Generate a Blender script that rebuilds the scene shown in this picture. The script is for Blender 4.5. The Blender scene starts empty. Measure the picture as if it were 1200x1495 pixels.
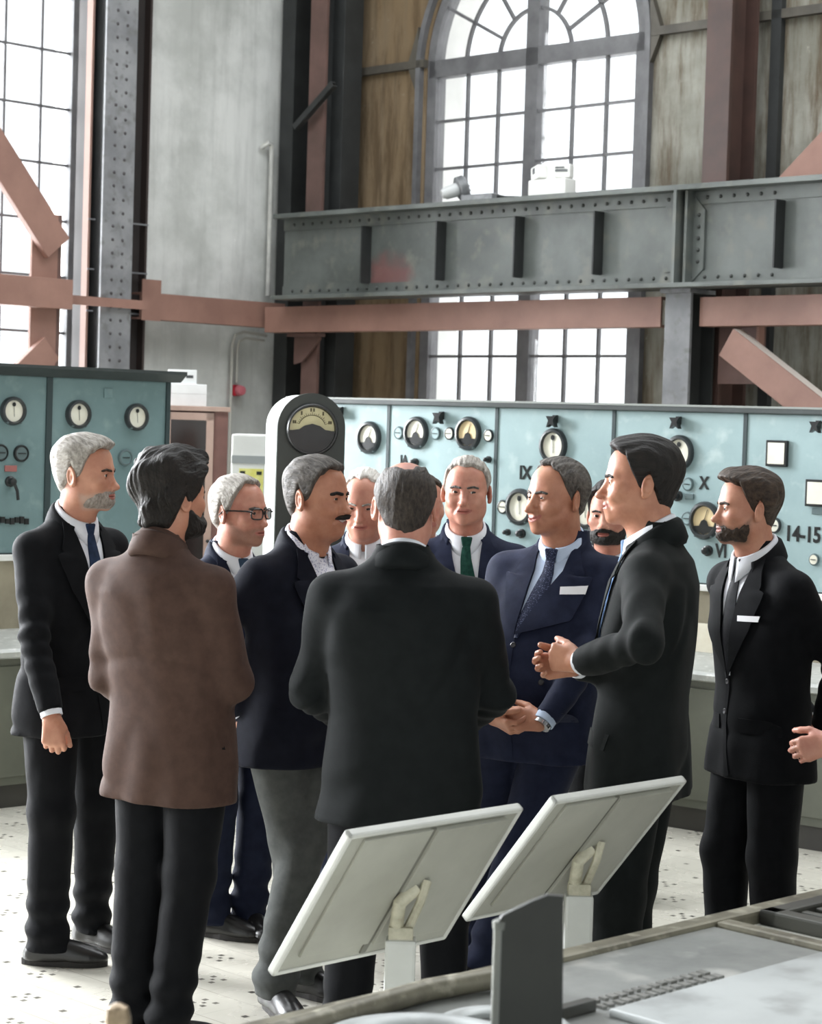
import bpy, bmesh, math, random
import numpy as np
from mathutils import Vector, Matrix, Euler
from mathutils.bvhtree import BVHTree
random.seed(7)
SC = bpy.context.scene
COL = SC.collection
PI = math.pi
R = math.radians

# ------------------------------------------------------------------ camera
FPX, HC = 3100.0, 1.85
PITCH, ROLL = R(2.353), R(1.75)
CAMROT = (Matrix.Rotation(PI/2 - PITCH, 3, 'X') @ Matrix.Rotation(ROLL, 3, 'Z'))
CAMPOS = Vector((0, 0, HC))
def ray(px, py):
    return CAMROT @ Vector(((px-600)/FPX, -(py-747.5)/FPX, -1.0))
def at(px, py, Y):
    d = ray(px, py); return CAMPOS + d*(Y/d.y)
def hit(px, py, p0, n):
    d = ray(px, py); t = (Vector(p0)-CAMPOS).dot(n)/d.dot(n); return CAMPOS + d*t
def atz(px, py, z):
    return hit(px, py, (0, 0, z), Vector((0, 0, 1)))

# ------------------------------------------------------------------ objects
def link(o, parent=None):
    COL.objects.link(o)
    if parent is not None: o.parent = parent
    return o
def tag(o, label=None, cat=None, group=None, kind=None):
    if label: o['label'] = label
    if cat: o['category'] = cat
    if group: o['group'] = group
    if kind: o['kind'] = kind
    return o
def empty(name, loc=(0, 0, 0), rz=0.0, label=None, cat=None, group=None):
    o = bpy.data.objects.new(name, None); link(o)
    o.location = loc; o.rotation_euler = (0, 0, rz); o.empty_display_size = .1
    return tag(o, label, cat, group)
def copy_tree(o, parent=None):
    c = o.copy(); COL.objects.link(c); c.parent = parent
    for ch in [x for x in o.children]: copy_tree(ch, c)
    return c

class MB:
    """collects simple solids into one mesh; points go through an optional matrix"""
    def __init__(s, M=None): s.v = []; s.f = []; s.mi = []; s.M = M; s.cur = 0
    def add(s, vs, fs):
        b = len(s.v)
        for p in vs:
            p = Vector(p)
            s.v.append(s.M @ p if s.M is not None else p)
        for f in fs: s.f.append([i+b for i in f]); s.mi.append(s.cur)
        return s
    def box(s, lo, hi, bev=0.0):
        (a, b, c), (d, e, f) = lo, hi
        if bev <= 0:
            vs = [(a,b,c),(d,b,c),(d,e,c),(a,e,c),(a,b,f),(d,b,f),(d,e,f),(a,e,f)]
            return s.add(vs, [(0,3,2,1),(4,5,6,7),(0,1,5,4),(1,2,6,5),(2,3,7,6),(3,0,4,7)])
        bm = bmesh.new(); bmesh.ops.create_cube(bm, size=1)
        for v in bm.verts: v.co = Vector(((a+d)/2+v.co.x*(d-a), (b+e)/2+v.co.y*(e-b), (c+f)/2+v.co.z*(f-c)))
        bmesh.ops.bevel(bm, geom=bm.edges[:], offset=bev, segments=2, profile=.6, affect='EDGES')
        return s.bm(bm)
    def bm(s, bm):
        bm.verts.index_update()
        s.add([v.co.copy() for v in bm.verts], [[v.index for v in f.verts] for f in bm.faces]); bm.free(); return s
    def prism(s, poly, axis, lo, hi):
        """polygon (2-D) extruded along axis 'x','y','z'"""
        n = len(poly)
        def P(p, h):
            return {'x': (h, p[0], p[1]), 'y': (p[0], h, p[1]), 'z': (p[0], p[1], h)}[axis]
        vs = [P(p, lo) for p in poly]+[P(p, hi) for p in poly]
        fs = [list(range(n))[::-1], list(range(n, 2*n))]+[(i, (i+1) % n, n+(i+1) % n, n+i) for i in range(n)]
        return s.add(vs, fs)
    def quad_solid(s, pts, off):
        """any planar polygon given as 3-D points, thickened by the vector off"""
        n = len(pts); off = Vector(off)
        vs = [Vector(p) for p in pts]+[Vector(p)+off for p in pts]
        return s.add(vs, [list(range(n))[::-1], list(range(n, 2*n))]+[(i, (i+1) % n, n+(i+1) % n, n+i) for i in range(n)])
    def tube(s, pts, r, n=8, closed=False, cap=True):
        pts = [Vector(p) for p in pts]; m = len(pts); rs = r if isinstance(r, (list, tuple)) else [r]*m
        vs = []; up = None
        for i, p in enumerate(pts):
            if closed: d = pts[(i+1) % m]-pts[i-1]
            else: d = pts[min(i+1, m-1)]-pts[max(i-1, 0)]
            d.normalize()
            if up is None: up = d.orthogonal().normalized()
            up = (up-d*up.dot(d))
            if up.length < 1e-5: up = d.orthogonal()
            up.normalize(); w = d.cross(up)
            for k in range(n):
                a = 2*PI*k/n; vs.append(p+(up*math.cos(a)+w*math.sin(a))*rs[i])
        fs = []
        for i in range(m if closed else m-1):
            j = (i+1) % m
            for k in range(n): fs.append((i*n+k, i*n+(k+1) % n, j*n+(k+1) % n, j*n+k))
        if not closed and cap: fs += [tuple(range(n))[::-1], tuple(range((m-1)*n, m*n))]
        return s.add(vs, fs)
    def lathe(s, prof, n=24, M=None, sx=1.0):
        """profile [(r,h)] turned about local z, placed by M"""
        M = M or Matrix.Identity(4); vs = []; m = len(prof)
        for r, h in prof:
            for k in range(n):
                a = 2*PI*k/n; vs.append(M @ Vector((r*sx*math.cos(a), r*math.sin(a), h)))
        fs = [(i*n+k, i*n+(k+1) % n, (i+1)*n+(k+1) % n, (i+1)*n+k) for i in range(m-1) for k in range(n)]
        fs += [tuple(range(n))[::-1], tuple(range((m-1)*n, m*n))]
        return s.add(vs, fs)
    def build(s, name, mat, parent=None, smooth=False, label=None, cat=None, group=None, kind=None):
        me = bpy.data.meshes.new(name); me.from_pydata([tuple(v) for v in s.v], [], s.f)
        mats = mat if isinstance(mat, (list, tuple)) else [mat]
        for m in mats: me.materials.append(m)
        if len(mats) > 1: me.polygons.foreach_set('material_index', s.mi)
        bm = bmesh.new(); bm.from_mesh(me); bmesh.ops.recalc_face_normals(bm, faces=bm.faces[:]); bm.to_mesh(me); bm.free()
        if smooth:
            me.polygons.foreach_set('use_smooth', [True]*len(me.polygons))
            try: me.set_sharp_from_angle(angle=R(42))
            except Exception: pass
        me.update()
        o = bpy.data.objects.new(name, me); link(o, parent)
        return tag(o, label, cat, group, kind)

def text_mesh(txt, size, depth, bold=0.0):
    cu = bpy.data.curves.new('lettering', 'FONT'); cu.body = txt; cu.size = size; cu.extrude = depth; cu.offset = bold
    cu.align_x = 'CENTER'; cu.align_y = 'CENTER'; cu.resolution_u = 3
    o = bpy.data.objects.new('lettering', cu); COL.objects.link(o)
    dg = bpy.context.evaluated_depsgraph_get(); dg.update()
    me = bpy.data.meshes.new_from_object(o.evaluated_get(dg)); 
    COL.objects.unlink(o); bpy.data.objects.remove(o); bpy.data.curves.remove(cu)
    return me
def lettering(txt, size, M, mat, parent, depth=.004, bold=0.0, sx=1.0):
    me = text_mesh(txt, size, depth, bold); me.transform(Matrix.Diagonal((sx, 1, 1, 1))); me.transform(M)
    me.materials.clear(); me.materials.append(mat)
    o = bpy.data.objects.new('lettering', me); link(o, parent); return o

# ------------------------------------------------------------------ materials
def lin(c): return tuple((x/255/12.92 if x/255 <= .04045 else ((x/255+.055)/1.055)**2.4) for x in c)
def S(r, g, b): return lin((r, g, b))+(1.0,)
_m = {}
def mat(name, c1, c2=None, scale=6.0, rough=.6, metal=0.0, bump=0.0, stretch=(1, 1, 1), detail=5.0, lo=.35, hi=.65,
        c3=None, scale3=30.0, spec=.5, sheen=0.0, coat=0.0, bscale=None, rvar=0.0, coords='Object'):
    """principled surface whose own colour varies by one or two noise fields"""
    if name in _m: return _m[name]
    m = bpy.data.materials.new(name); m.use_nodes = True; _m[name] = m
    nt = m.node_tree; N = nt.nodes; L = nt.links; b = N['Principled BSDF']
    b.inputs['Roughness'].default_value = rough; b.inputs['Metallic'].default_value = metal
    b.inputs['Specular IOR Level'].default_value = spec
    if sheen: b.inputs['Sheen Weight'].default_value = sheen; b.inputs['Sheen Roughness'].default_value = .4
    if coat: b.inputs['Coat Weight'].default_value = coat; b.inputs['Coat Roughness'].default_value = .1
    b.inputs['Base Color'].default_value = c1
    if c2 is None and bump == 0: return m
    tc = N.new('ShaderNodeTexCoord'); mp = N.new('ShaderNodeMapping'); mp.inputs['Scale'].default_value = stretch
    L.new(tc.outputs[coords], mp.inputs['Vector'])
    nz = N.new('ShaderNodeTexNoise'); nz.inputs['Scale'].default_value = scale; nz.inputs['Detail'].default_value = detail
    nz.inputs['Roughness'].default_value = .6
    L.new(mp.outputs[0], nz.inputs['Vector'])
    out = None
    if c2 is not None:
        mr = N.new('ShaderNodeMapRange'); mr.inputs[1].default_value = lo; mr.inputs[2].default_value = hi
        L.new(nz.outputs['Fac'], mr.inputs[0])
        mx = N.new('ShaderNodeMix'); mx.data_type = 'RGBA'; mx.inputs['A'].default_value = c1; mx.inputs['B'].default_value = c2
        L.new(mr.outputs[0], mx.inputs['Factor']); out = mx.outputs['Result']
        if c3 is not None:
            n3 = N.new('ShaderNodeTexNoise'); n3.inputs['Scale'].default_value = scale3; n3.inputs['Detail'].default_value = 6
            L.new(mp.outputs[0], n3.inputs['Vector'])
            m3 = N.new('ShaderNodeMapRange'); m3.inputs[1].default_value = .55; m3.inputs[2].default_value = .72
            L.new(n3.outputs['Fac'], m3.inputs[0])
            x3 = N.new('ShaderNodeMix'); x3.data_type = 'RGBA'; x3.inputs['B'].default_value = c3
            L.new(out, x3.inputs['A']); L.new(m3.outputs[0], x3.inputs['Factor']); out = x3.outputs['Result']
        L.new(out, b.inputs['Base Color'])
    if rvar:
        rr = N.new('ShaderNodeMapRange'); rr.inputs[1].default_value = .3; rr.inputs[2].default_value = .7
        rr.inputs[3].default_value = max(0.02, rough-rvar); rr.inputs[4].default_value = min(1, rough+rvar)
        L.new(nz.outputs['Fac'], rr.inputs[0]); L.new(rr.outputs[0], b.inputs['Roughness'])
    if bump:
        bp = N.new('ShaderNodeBump'); bp.inputs['Strength'].default_value = bump; bp.inputs['Distance'].default_value = .01
        src = nz
        if bscale:
            src = N.new('ShaderNodeTexNoise'); src.inputs['Scale'].default_value = bscale; src.inputs['Detail'].default_value = 4
            L.new(mp.outputs[0], src.inputs['Vector'])
        L.new(src.outputs['Fac'], bp.inputs['Height']); L.new(bp.outputs[0], b.inputs['Normal'])
    return m
# ------------------------------------------------------------------ sculpting with distance fields
F32 = np.float32
class Grid:
    def __init__(s, lo, hi, h):
        s.lo = np.array(lo, F32); s.h = h
        n = [max(3, int(math.ceil((hi[i]-lo[i])/h))+1) for i in range(3)]
        ax = [(lo[i]+h*np.arange(n[i])).astype(F32) for i in range(3)]
        s.X, s.Y, s.Z = np.meshgrid(*ax, indexing='ij')
        s.P = (s.X, s.Y, s.Z)
def xf(P, M):
    """coordinates of the grid points in another frame (4x4 local-to-grid matrix M)"""
    I = np.array(M.inverted(), F32); X, Y, Z = P
    return tuple(I[i, 0]*X+I[i, 1]*Y+I[i, 2]*Z+I[i, 3] for i in range(3))
def cap(P, a, b, ra, rb=None):
    rb = ra if rb is None else rb
    X, Y, Z = P; a = [float(q) for q in a]; b = [float(q) for q in b]
    d = [b[i]-a[i] for i in range(3)]; L = d[0]**2+d[1]**2+d[2]**2+1e-9
    px, py, pz = X-F32(a[0]), Y-F32(a[1]), Z-F32(a[2])
    t = np.clip((px*F32(d[0])+py*F32(d[1])+pz*F32(d[2]))/F32(L), 0, 1)
    return np.sqrt((px-t*F32(d[0]))**2+(py-t*F32(d[1]))**2+(pz-t*F32(d[2]))**2)-(F32(ra)+t*F32(rb-ra))
def ell(P, c, r):
    X, Y, Z = P
    a, b, d = (X-F32(c[0]))/F32(r[0]), (Y-F32(c[1]))/F32(r[1]), (Z-F32(c[2]))/F32(r[2])
    k0 = np.sqrt(a*a+b*b+d*d)
    k1 = np.sqrt((a/F32(r[0]))**2+(b/F32(r[1]))**2+(d/F32(r[2]))**2)+F32(1e-6)
    return k0*(k0-1)/k1
def smin(a, b, k):
    h = np.clip(F32(.5)+F32(.5/k)*(b-a), 0, 1)
    return b+(a-b)*h-F32(k)*h*(1-h)
def smax(a, b, k): return -smin(-a, -b, k)
def sstep(lo, hi, x):
    t = np.clip((x-F32(lo))/F32(hi-lo), 0, 1); return t*t*(3-2*t)
def wob(P, seed, freq, n=5, an=(1, 1, 1)):
    rg = np.random.RandomState(seed); out = np.zeros_like(P[0])
    for i in range(n):
        v = rg.normal(size=3); v /= np.linalg.norm(v); v = v*freq*rg.uniform(.6, 1.5)*np.array(an)
        out += np.sin(P[0]*F32(v[0])+P[1]*F32(v[1])+P[2]*F32(v[2])+F32(rg.uniform(0, 6.28)))
    return out/F32(math.sqrt(n))
def nets(F, g, smooth=1):
    """naive surface nets: field -> (verts, quads)"""
    nx, ny, nz = F.shape; s = F < 0
    C = (nx-1, ny-1, nz-1)
    acc = np.zeros(C+(3,), F32); cnt = np.zeros(C, np.int16)
    for ax in range(3):
        o = [i for i in range(3) if i != ax]
        A = [slice(None)]*3; B = [slice(None)]*3; A[ax] = slice(0, -1); B[ax] = slice(1, None)
        fa, fb = F[tuple(A)], F[tuple(B)]
        cr = (fa < 0) != (fb < 0)
        with np.errstate(divide='ignore', invalid='ignore'): t = np.where(cr, fa/(fa-fb), 0).astype(F32)
        for i in (0, 1):
            for j in (0, 1):
                sl = [slice(None)]*3
                sl[o[0]] = slice(i, F.shape[o[0]]-1+i); sl[o[1]] = slice(j, F.shape[o[1]]-1+j)
                c = cr[tuple(sl)]; cnt += c
                acc[..., ax] += np.where(c, t[tuple(sl)], 0)
                if i: acc[..., o[0]] += c
                if j: acc[..., o[1]] += c
    m = cnt > 0; idx = np.full(C, -1, np.int64); idx[m] = np.arange(int(m.sum()))
    ijk = np.argwhere(m).astype(F32)
    V = (ijk+acc[m]/cnt[m][:, None])*F32(g.h)+g.lo
    quads = []
    for ax in range(3):
        o1, o2 = (ax+1) % 3, (ax+2) % 3
        A = [slice(None)]*3; B = [slice(None)]*3; A[ax] = slice(0, -1); B[ax] = slice(1, None)
        sa, sb = s[tuple(A)], s[tuple(B)]
        e = np.argwhere(sa != sb)
        e = e[(e[:, o1] > 0) & (e[:, o1] < C[o1]) & (e[:, o2] > 0) & (e[:, o2] < C[o2])]
        fl = sa[e[:, 0], e[:, 1], e[:, 2]]
        q = []
        for d1, d2 in ((-1, -1), (0, -1), (0, 0), (-1, 0)):
            k = e.copy(); k[:, o1] += d1; k[:, o2] += d2
            q.append(idx[k[:, 0], k[:, 1], k[:, 2]])
        q = np.stack(q, 1); q[~fl] = q[~fl][:, ::-1]; quads.append(q)
    Q = np.concatenate(quads); Q = Q[(Q >= 0).all(1)]
    for _ in range(smooth):
        S_ = np.zeros_like(V); n_ = np.zeros(len(V), F32)
        for a, b in ((0, 1), (1, 2), (2, 3), (3, 0)):
            np.add.at(S_, Q[:, a], V[Q[:, b]]); np.add.at(n_, Q[:, a], 1)
            np.add.at(S_, Q[:, b], V[Q[:, a]]); np.add.at(n_, Q[:, b], 1)
        V = V*F32(.5)+F32(.5)*S_/np.maximum(n_, 1)[:, None]
    return V, Q
def np_mesh(name, parts, mats, parent, smooth=True, xform=None):
    """parts: list of (V, Q(quads) or list of faces, material index or per-face array)"""
    Vs = []; Fs = []; Ms = []; b = 0
    att = []
    for p_ in parts:
        V, Q, mi = p_[:3]; V = np.asarray(V, F32); att.append(p_[3] if len(p_) > 3 else np.zeros(len(V), F32))
        Vs.append(V)
        Fs.append(np.asarray(Q, np.int64)+b); Ms.append(np.full(len(Q), mi) if np.isscalar(mi) else mi); b += len(V)
    V = np.concatenate(Vs)
    me = bpy.data.meshes.new(name)
    nl = [F.size for F in Fs]
    loops = np.concatenate([F.reshape(-1) for F in Fs]); tot = np.concatenate([np.full(len(F), F.shape[1]) for F in Fs])
    start = np.concatenate([[0], np.cumsum(tot)[:-1]])
    me.vertices.add(len(V)); me.vertices.foreach_set('co', V.reshape(-1))
    me.loops.add(len(loops)); me.loops.foreach_set('vertex_index', loops.astype(np.int32))
    me.polygons.add(len(tot)); me.polygons.foreach_set('loop_start', start.astype(np.int32))
    for m in mats: me.materials.append(m)
    me.polygons.foreach_set('material_index', np.concatenate(Ms).astype(np.int32))
    me.polygons.foreach_set('use_smooth', np.full(len(tot), smooth))
    me.update(calc_edges=True); me.validate()
    if any(len(p_) > 3 for p_ in parts): me.attributes.new('whisker', 'FLOAT', 'POINT').data.foreach_set('value', np.concatenate(att).astype(F32))
    o = bpy.data.objects.new(name, me); link(o, parent); return o
def uv_sphere(c, r, n=14, m=10, M=None):
    V = []; Q = []
    for i in range(m+1):
        th = PI*i/m
        for k in range(n):
            a = 2*PI*k/n
            V.append((c[0]+r*math.sin(th)*math.cos(a), c[1]+r*math.cos(th), c[2]+r*math.sin(th)*math.sin(a)))
    for i in range(m):
        for k in range(n): Q.append((i*n+k, i*n+(k+1) % n, (i+1)*n+(k+1) % n, (i+1)*n+k))
    return np.array(V, F32), np.array(Q)
# ------------------------------------------------------------------ people
SKINC = {'a': (S(190,138,113), S(172,116,93)), 'b': (S(186,131,104), S(163,107,83)), 'c': (S(196,142,121), S(176,114,96))}
STUBC = {'black': S(44,34,29), 'brown': S(74,55,43), 'stub': S(120,92,76), 'stubg': S(176,166,156)}
def skin_mat(k, st=None):
    nm = 'skin_%s_%s' % (k, st)
    if nm in _m: return _m[nm]
    c1, c2 = SKINC[k]
    m = mat(nm, c1, c2, scale=14, rough=.48, bump=.04, bscale=160)
    nt = m.node_tree; b = nt.nodes['Principled BSDF']
    b.inputs['Subsurface Weight'].default_value = .12; b.inputs['Subsurface Radius'].default_value = (.012, .005, .003); b.inputs['Subsurface Scale'].default_value = 1.0
    if st:
        src = b.inputs['Base Color'].links[0].from_socket
        at_ = nt.nodes.new('ShaderNodeAttribute'); at_.attribute_name = 'whisker'
        nz = nt.nodes.new('ShaderNodeTexNoise'); nz.inputs['Scale'].default_value = 420; nz.inputs['Detail'].default_value = 2
        tc = nt.nodes.new('ShaderNodeTexCoord'); nt.links.new(tc.outputs['Object'], nz.inputs['Vector'])
        mr = nt.nodes.new('ShaderNodeMapRange'); mr.inputs[1].default_value = .3; mr.inputs[2].default_value = .7; mr.inputs[3].default_value = .55; mr.inputs[4].default_value = 1.0
        nt.links.new(nz.outputs['Fac'], mr.inputs[0])
        mu = nt.nodes.new('ShaderNodeMath'); mu.operation = 'MULTIPLY'; nt.links.new(at_.outputs['Fac'], mu.inputs[0]); nt.links.new(mr.outputs[0], mu.inputs[1])
        mx = nt.nodes.new('ShaderNodeMix'); mx.data_type = 'RGBA'; mx.inputs['B'].default_value = STUBC[st]
        nt.links.new(src, mx.inputs['A']); nt.links.new(mu.outputs[0], mx.inputs['Factor']); nt.links.new(mx.outputs['Result'], b.inputs['Base Color'])
    return m
LIP = mat('lip', S(172,106,94), S(158,92,82), scale=30, rough=.42)
SCL = mat('eye_white', S(215,208,200), rough=.25); IRI = mat('iris', S(38,26,20), rough=.15)
def hairm(name, c1, c2, lo=.3, hi=.7):
    return mat(name, c1, c2, scale=150, rough=.55, spec=.3, stretch=(1, .16, .45), detail=7, lo=lo, hi=hi, bump=.9)
HAIR = {'grey': hairm('hair_grey', S(112,106,99), S(186,180,172)), 'darkgrey': hairm('hair_dark_grey', S(40,35,32), S(104,98,92)),
        'black': hairm('hair_black', S(13,11,10), S(33,27,23)), 'brown': hairm('hair_brown', S(31,23,18), S(76,61,49)),
        'white': hairm('hair_white', S(176,172,166), S(224,220,214)), 'salt': hairm('hair_salt', S(52,47,44), S(140,134,127)),
        'thin': hairm('hair_thin_brown', S(24,19,16), S(70,61,54)), 'stub': hairm('hair_stubble', S(96,72,58), S(126,98,82)), 'stubg': hairm('stubble_grey', S(110,98,90), S(176,168,160))}
def cloth(name, c, c2, sheen=.03):
    m = cloth_(name, c, c2, sheen); nt = m.node_tree; b = nt.nodes['Principled BSDF']
    old = b.inputs['Normal'].links[0].from_node
    tc = nt.nodes.new('ShaderNodeTexCoord'); mp = nt.nodes.new('ShaderNodeMapping'); mp.inputs['Scale'].default_value = (1, 1, .75); mp.inputs['Rotation'].default_value = (.4, .5, 0)
    nz = nt.nodes.new('ShaderNodeTexNoise'); nz.inputs['Scale'].default_value = 5.5; nz.inputs['Detail'].default_value = 2.5; nz.inputs['Distortion'].default_value = .6
    try: nz.noise_type = 'RIDGED_MULTIFRACTAL'; nz.normalize = True
    except Exception: pass
    bp = nt.nodes.new('ShaderNodeBump'); bp.inputs['Strength'].default_value = .55; bp.inputs['Distance'].default_value = .030
    nt.links.new(tc.outputs['Object'], mp.inputs[0]); nt.links.new(mp.outputs[0], nz.inputs['Vector']); nt.links.new(nz.outputs[0], bp.inputs['Height'])
    nt.links.new(bp.outputs[0], old.inputs['Normal']); return m
def cloth_(name, c, c2, sheen=.03): return mat(name, c, c2, scale=24, rough=.75, bump=.12, bscale=420, sheen=sheen, spec=.10)
CL = {'navy': cloth('cloth_midnight_navy', S(17,19,29), S(23,25,36)), 'navyblue': cloth('cloth_navy_blue', S(28,32,50), S(35,40,60)),
      'charcoal': cloth('cloth_charcoal', S(18,21,21), S(24,27,27)), 'dkgreen': cloth('cloth_green_black', S(17,20,21), S(22,25,26)),
      'black': cloth('cloth_black', S(15,16,18), S(20,21,23)), 'brown': cloth('cloth_brown', S(66,50,44), S(76,58,51)),
      'grey': cloth('cloth_grey_flannel', S(72,74,73), S(84,86,84)), 'ink': cloth('cloth_ink_black', S(13,14,17), S(18,19,22)),
      'blue': cloth('cloth_dark_blue', S(22,26,42), S(28,33,50))}
SHIRT = mat('shirt_white', S(226,228,234), S(214,217,225), scale=12, rough=.7, bump=.05, bscale=300)
SHIRTB = mat('shirt_pale_blue', S(190,205,228), S(180,196,220), scale=12, rough=.7)
SHIRTP = mat('shirt_patterned', S(224,224,234), S(160,162,190), scale=160, rough=.7, lo=.54, hi=.62, detail=1)
TIES = {'navy': mat('tie_navy', S(28,40,62), S(40,54,80), scale=40, rough=.6, spec=.12), 'green': mat('tie_green', S(22,58,50), S(38,78,68), scale=60, rough=.6, spec=.12),
        'dots': mat('tie_dotted', S(34,39,60), S(84,90,114), scale=260, rough=.6, spec=.12, lo=.60, hi=.68, detail=0), 'black': mat('tie_black', S(24,25,28), S(34,35,40), scale=50, rough=.6, spec=.12),
        'sky': mat('tie_sky_blue', S(118,148,190), S(140,168,206), scale=50, rough=.6, spec=.12), 'slate': mat('tie_slate', S(44,60,78), S(58,76,96), scale=50, rough=.6, spec=.12)}
LEATHER = mat('shoe_leather', S(15,14,14), S(24,23,22), scale=10, rough=.32, coat=.25)
SOLE = mat('shoe_sole', S(30,26,24), rough=.6)
BUTTON = mat('button_horn', S(40,38,42), rough=.35); PIN = mat('lapel_pin', S(220,220,225), rough=.3, metal=.6)
LINEN = mat('pocket_linen', S(238,238,240), rough=.7)
FRAME = mat('glasses_frame', S(28,22,20), rough=.2)
LENS = bpy.data.materials.new('glasses_lens'); LENS.use_nodes = True
_b = LENS.node_tree.nodes['Principled BSDF']; _b.inputs['Transmission Weight'].default_value = 1; _b.inputs['Roughness'].default_value = .0
_b.inputs['IOR'].default_value = 1.08; _b.inputs['Base Color'].default_value = (1, 1, 1, 1)
WATCH = mat('watch_steel', S(170,170,172), rough=.25, metal=1)

def head_field(P, q, Nh):
    """distance field of a man's head; eye level z=0, face towards +y.  returns (plain skull, whole head)"""
    w = q.get('w', 1.0); jaw = q.get('jaw', 1.0); sm = q.get('smile', 0.0); fat = q.get('fat', 0.0)
    X, Y, Z = P; A = np.abs(X); Q = (A, Y, Z)
    f = ell(P, (0, -.014, .030), (.077*w, .099, .089))
    f = smin(f, ell(P, (0, .034, .046), (.060*w, .056, .056)), .02)
    f = smin(f, ell(P, (0, .030, -.030), ((.065+.004*fat)*w, .064, .086)), .03)
    f = smin(f, ell(P, (0, .036, -.078), ((.050*jaw+.006*fat)*w, .050, .040)), .03)
    f = smin(f, ell(Q, (.046*jaw*w, .004, -.066), (.020, .026, .028)), .03)
    f = smin(f, ell(P, (0, .078, -.103), (.021, .017, .017)), .022)
    if fat > .4: f = smin(f, ell(P, (0, .03, -.115), (.045, .045, .03)), .03)
    f = smin(f, cap(P, (0, -.022, -.05), Nh, .057+.004*fat, .062+.004*fat), .03)
    f = smin(f, cap(P, (0, -.010, -.07), (Nh[0], Nh[1]+.03, Nh[2]), .042, .045), .03)
    base = f.copy()
    f = smin(f, ell(Q, (.044*w, .060, -.026), (.024, .022, .020)), .022)
    f = smin(f, cap(Q, (.012, .084, .015), (.042*w, .070, .018), .011, .009), .018)
    f = smax(f, -ell(Q, (.031*w, .101, -.003), (.020, .017, .0135)), .016)
    # nose
    nl = q.get('nose', 1.0)
    f = smin(f, cap(P, (0, .084, .010), (0, .104*1+.006*(nl-1)*2, -.034), .0085, .0115), .012)
    f = smin(f, ell(P, (0, .1085+.010*(nl-1), -.041), (.0135, .0155, .0115)), .009)
    f = smin(f, ell(Q, (.0145, .0995, -.0455), (.0085, .0115, .0085)), .006)
    f = smax(f, -ell(Q, (.0065, .108, -.0535), (.004, .005, .0035)), .003)
    # mouth
    f = smin(f, ell(P, (0, .082, -.071), (.030, .020, .022)), .016)
    up = .011*sm*(A/F32(.028))**2
    Pm = (X, Y+F32(.22)*A*A/F32(.03)*F32(1.0), Z-up)
    f = smin(f, ell(Pm, (0, .0950, -.0675), (.0265+.007*sm, .009, .0044)), .005)
    f = smin(f, ell(Pm, (0, .0945, -.0775), (.023+.006*sm, .009, .0052)), .005)
    f = smax(f, -ell(Pm, (0, .106, -.0725), (.027+.009*sm, .014, .0016+.0036*q.get('open', 0)+.0006*sm)), .003)
    # folds from nose to mouth
    dp = q.get('fold', .5)
    f = smax(f, -cap(Q, (.021, .1035, -.048), (.0385, .0865, -.074), .0055+.002*dp, .0045+.002*dp), .007)
    if sm > .2: f = smin(f, ell(Q, (.039*w, .070, -.042), (.018, .020, .016)), .012)
    # lids
    op = q.get('eye', 1.0)
    e = (.0315*w, .0765, -.001)
    f = smin(f, ell(Q, e, (.0148, .0142, .0138)), .004)
    tilt = (A-F32(e[0]))
    f = smax(f, -ell((A, Y, Z-F32(.08)*tilt+F32(6)*tilt*tilt), (e[0], .094, -.0015), (.0138, .013, .0042*op)), .0022)
    f = smin(f, cap(Q, (e[0]-.011, .0885, .0065), (e[0]+.013, .083, .0055), .0028), .004)
    # ears
    for sx in (-1, 1):
        M = Matrix.Translation((sx*.0785*w, -.016, -.010)) @ Matrix.Rotation(sx*R(-24), 4, 'Z') @ Matrix.Rotation(R(10), 4, 'X')
        E = xf(P, M)
        f = smin(f, ell(E, (0, 0, 0), (.0045, .0165, .029)), .004)
        rr = np.sqrt((E[1]/F32(.0155))**2+((E[2]-F32(.001))/F32(.0275))**2)
        ring = np.sqrt(((rr-1)*F32(.018))**2+(E[0]-F32(sx*.004))**2)-F32(.0042)
        ring = np.maximum(ring, -(E[1]+F32(.004))*1 - F32(.016))
        f = smin(f, ring, .003)
        f = smin(f, ell(E, (0, .002, -.026), (.0055, .010, .009)), .004)
        f = smax(f, -ell(E, (sx*.007, .004, -.002), (.006, .006, .010)), .004)
    return base, f

def ipl(x, xs, ys): return np.interp(x, xs, ys).astype(F32)

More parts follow.
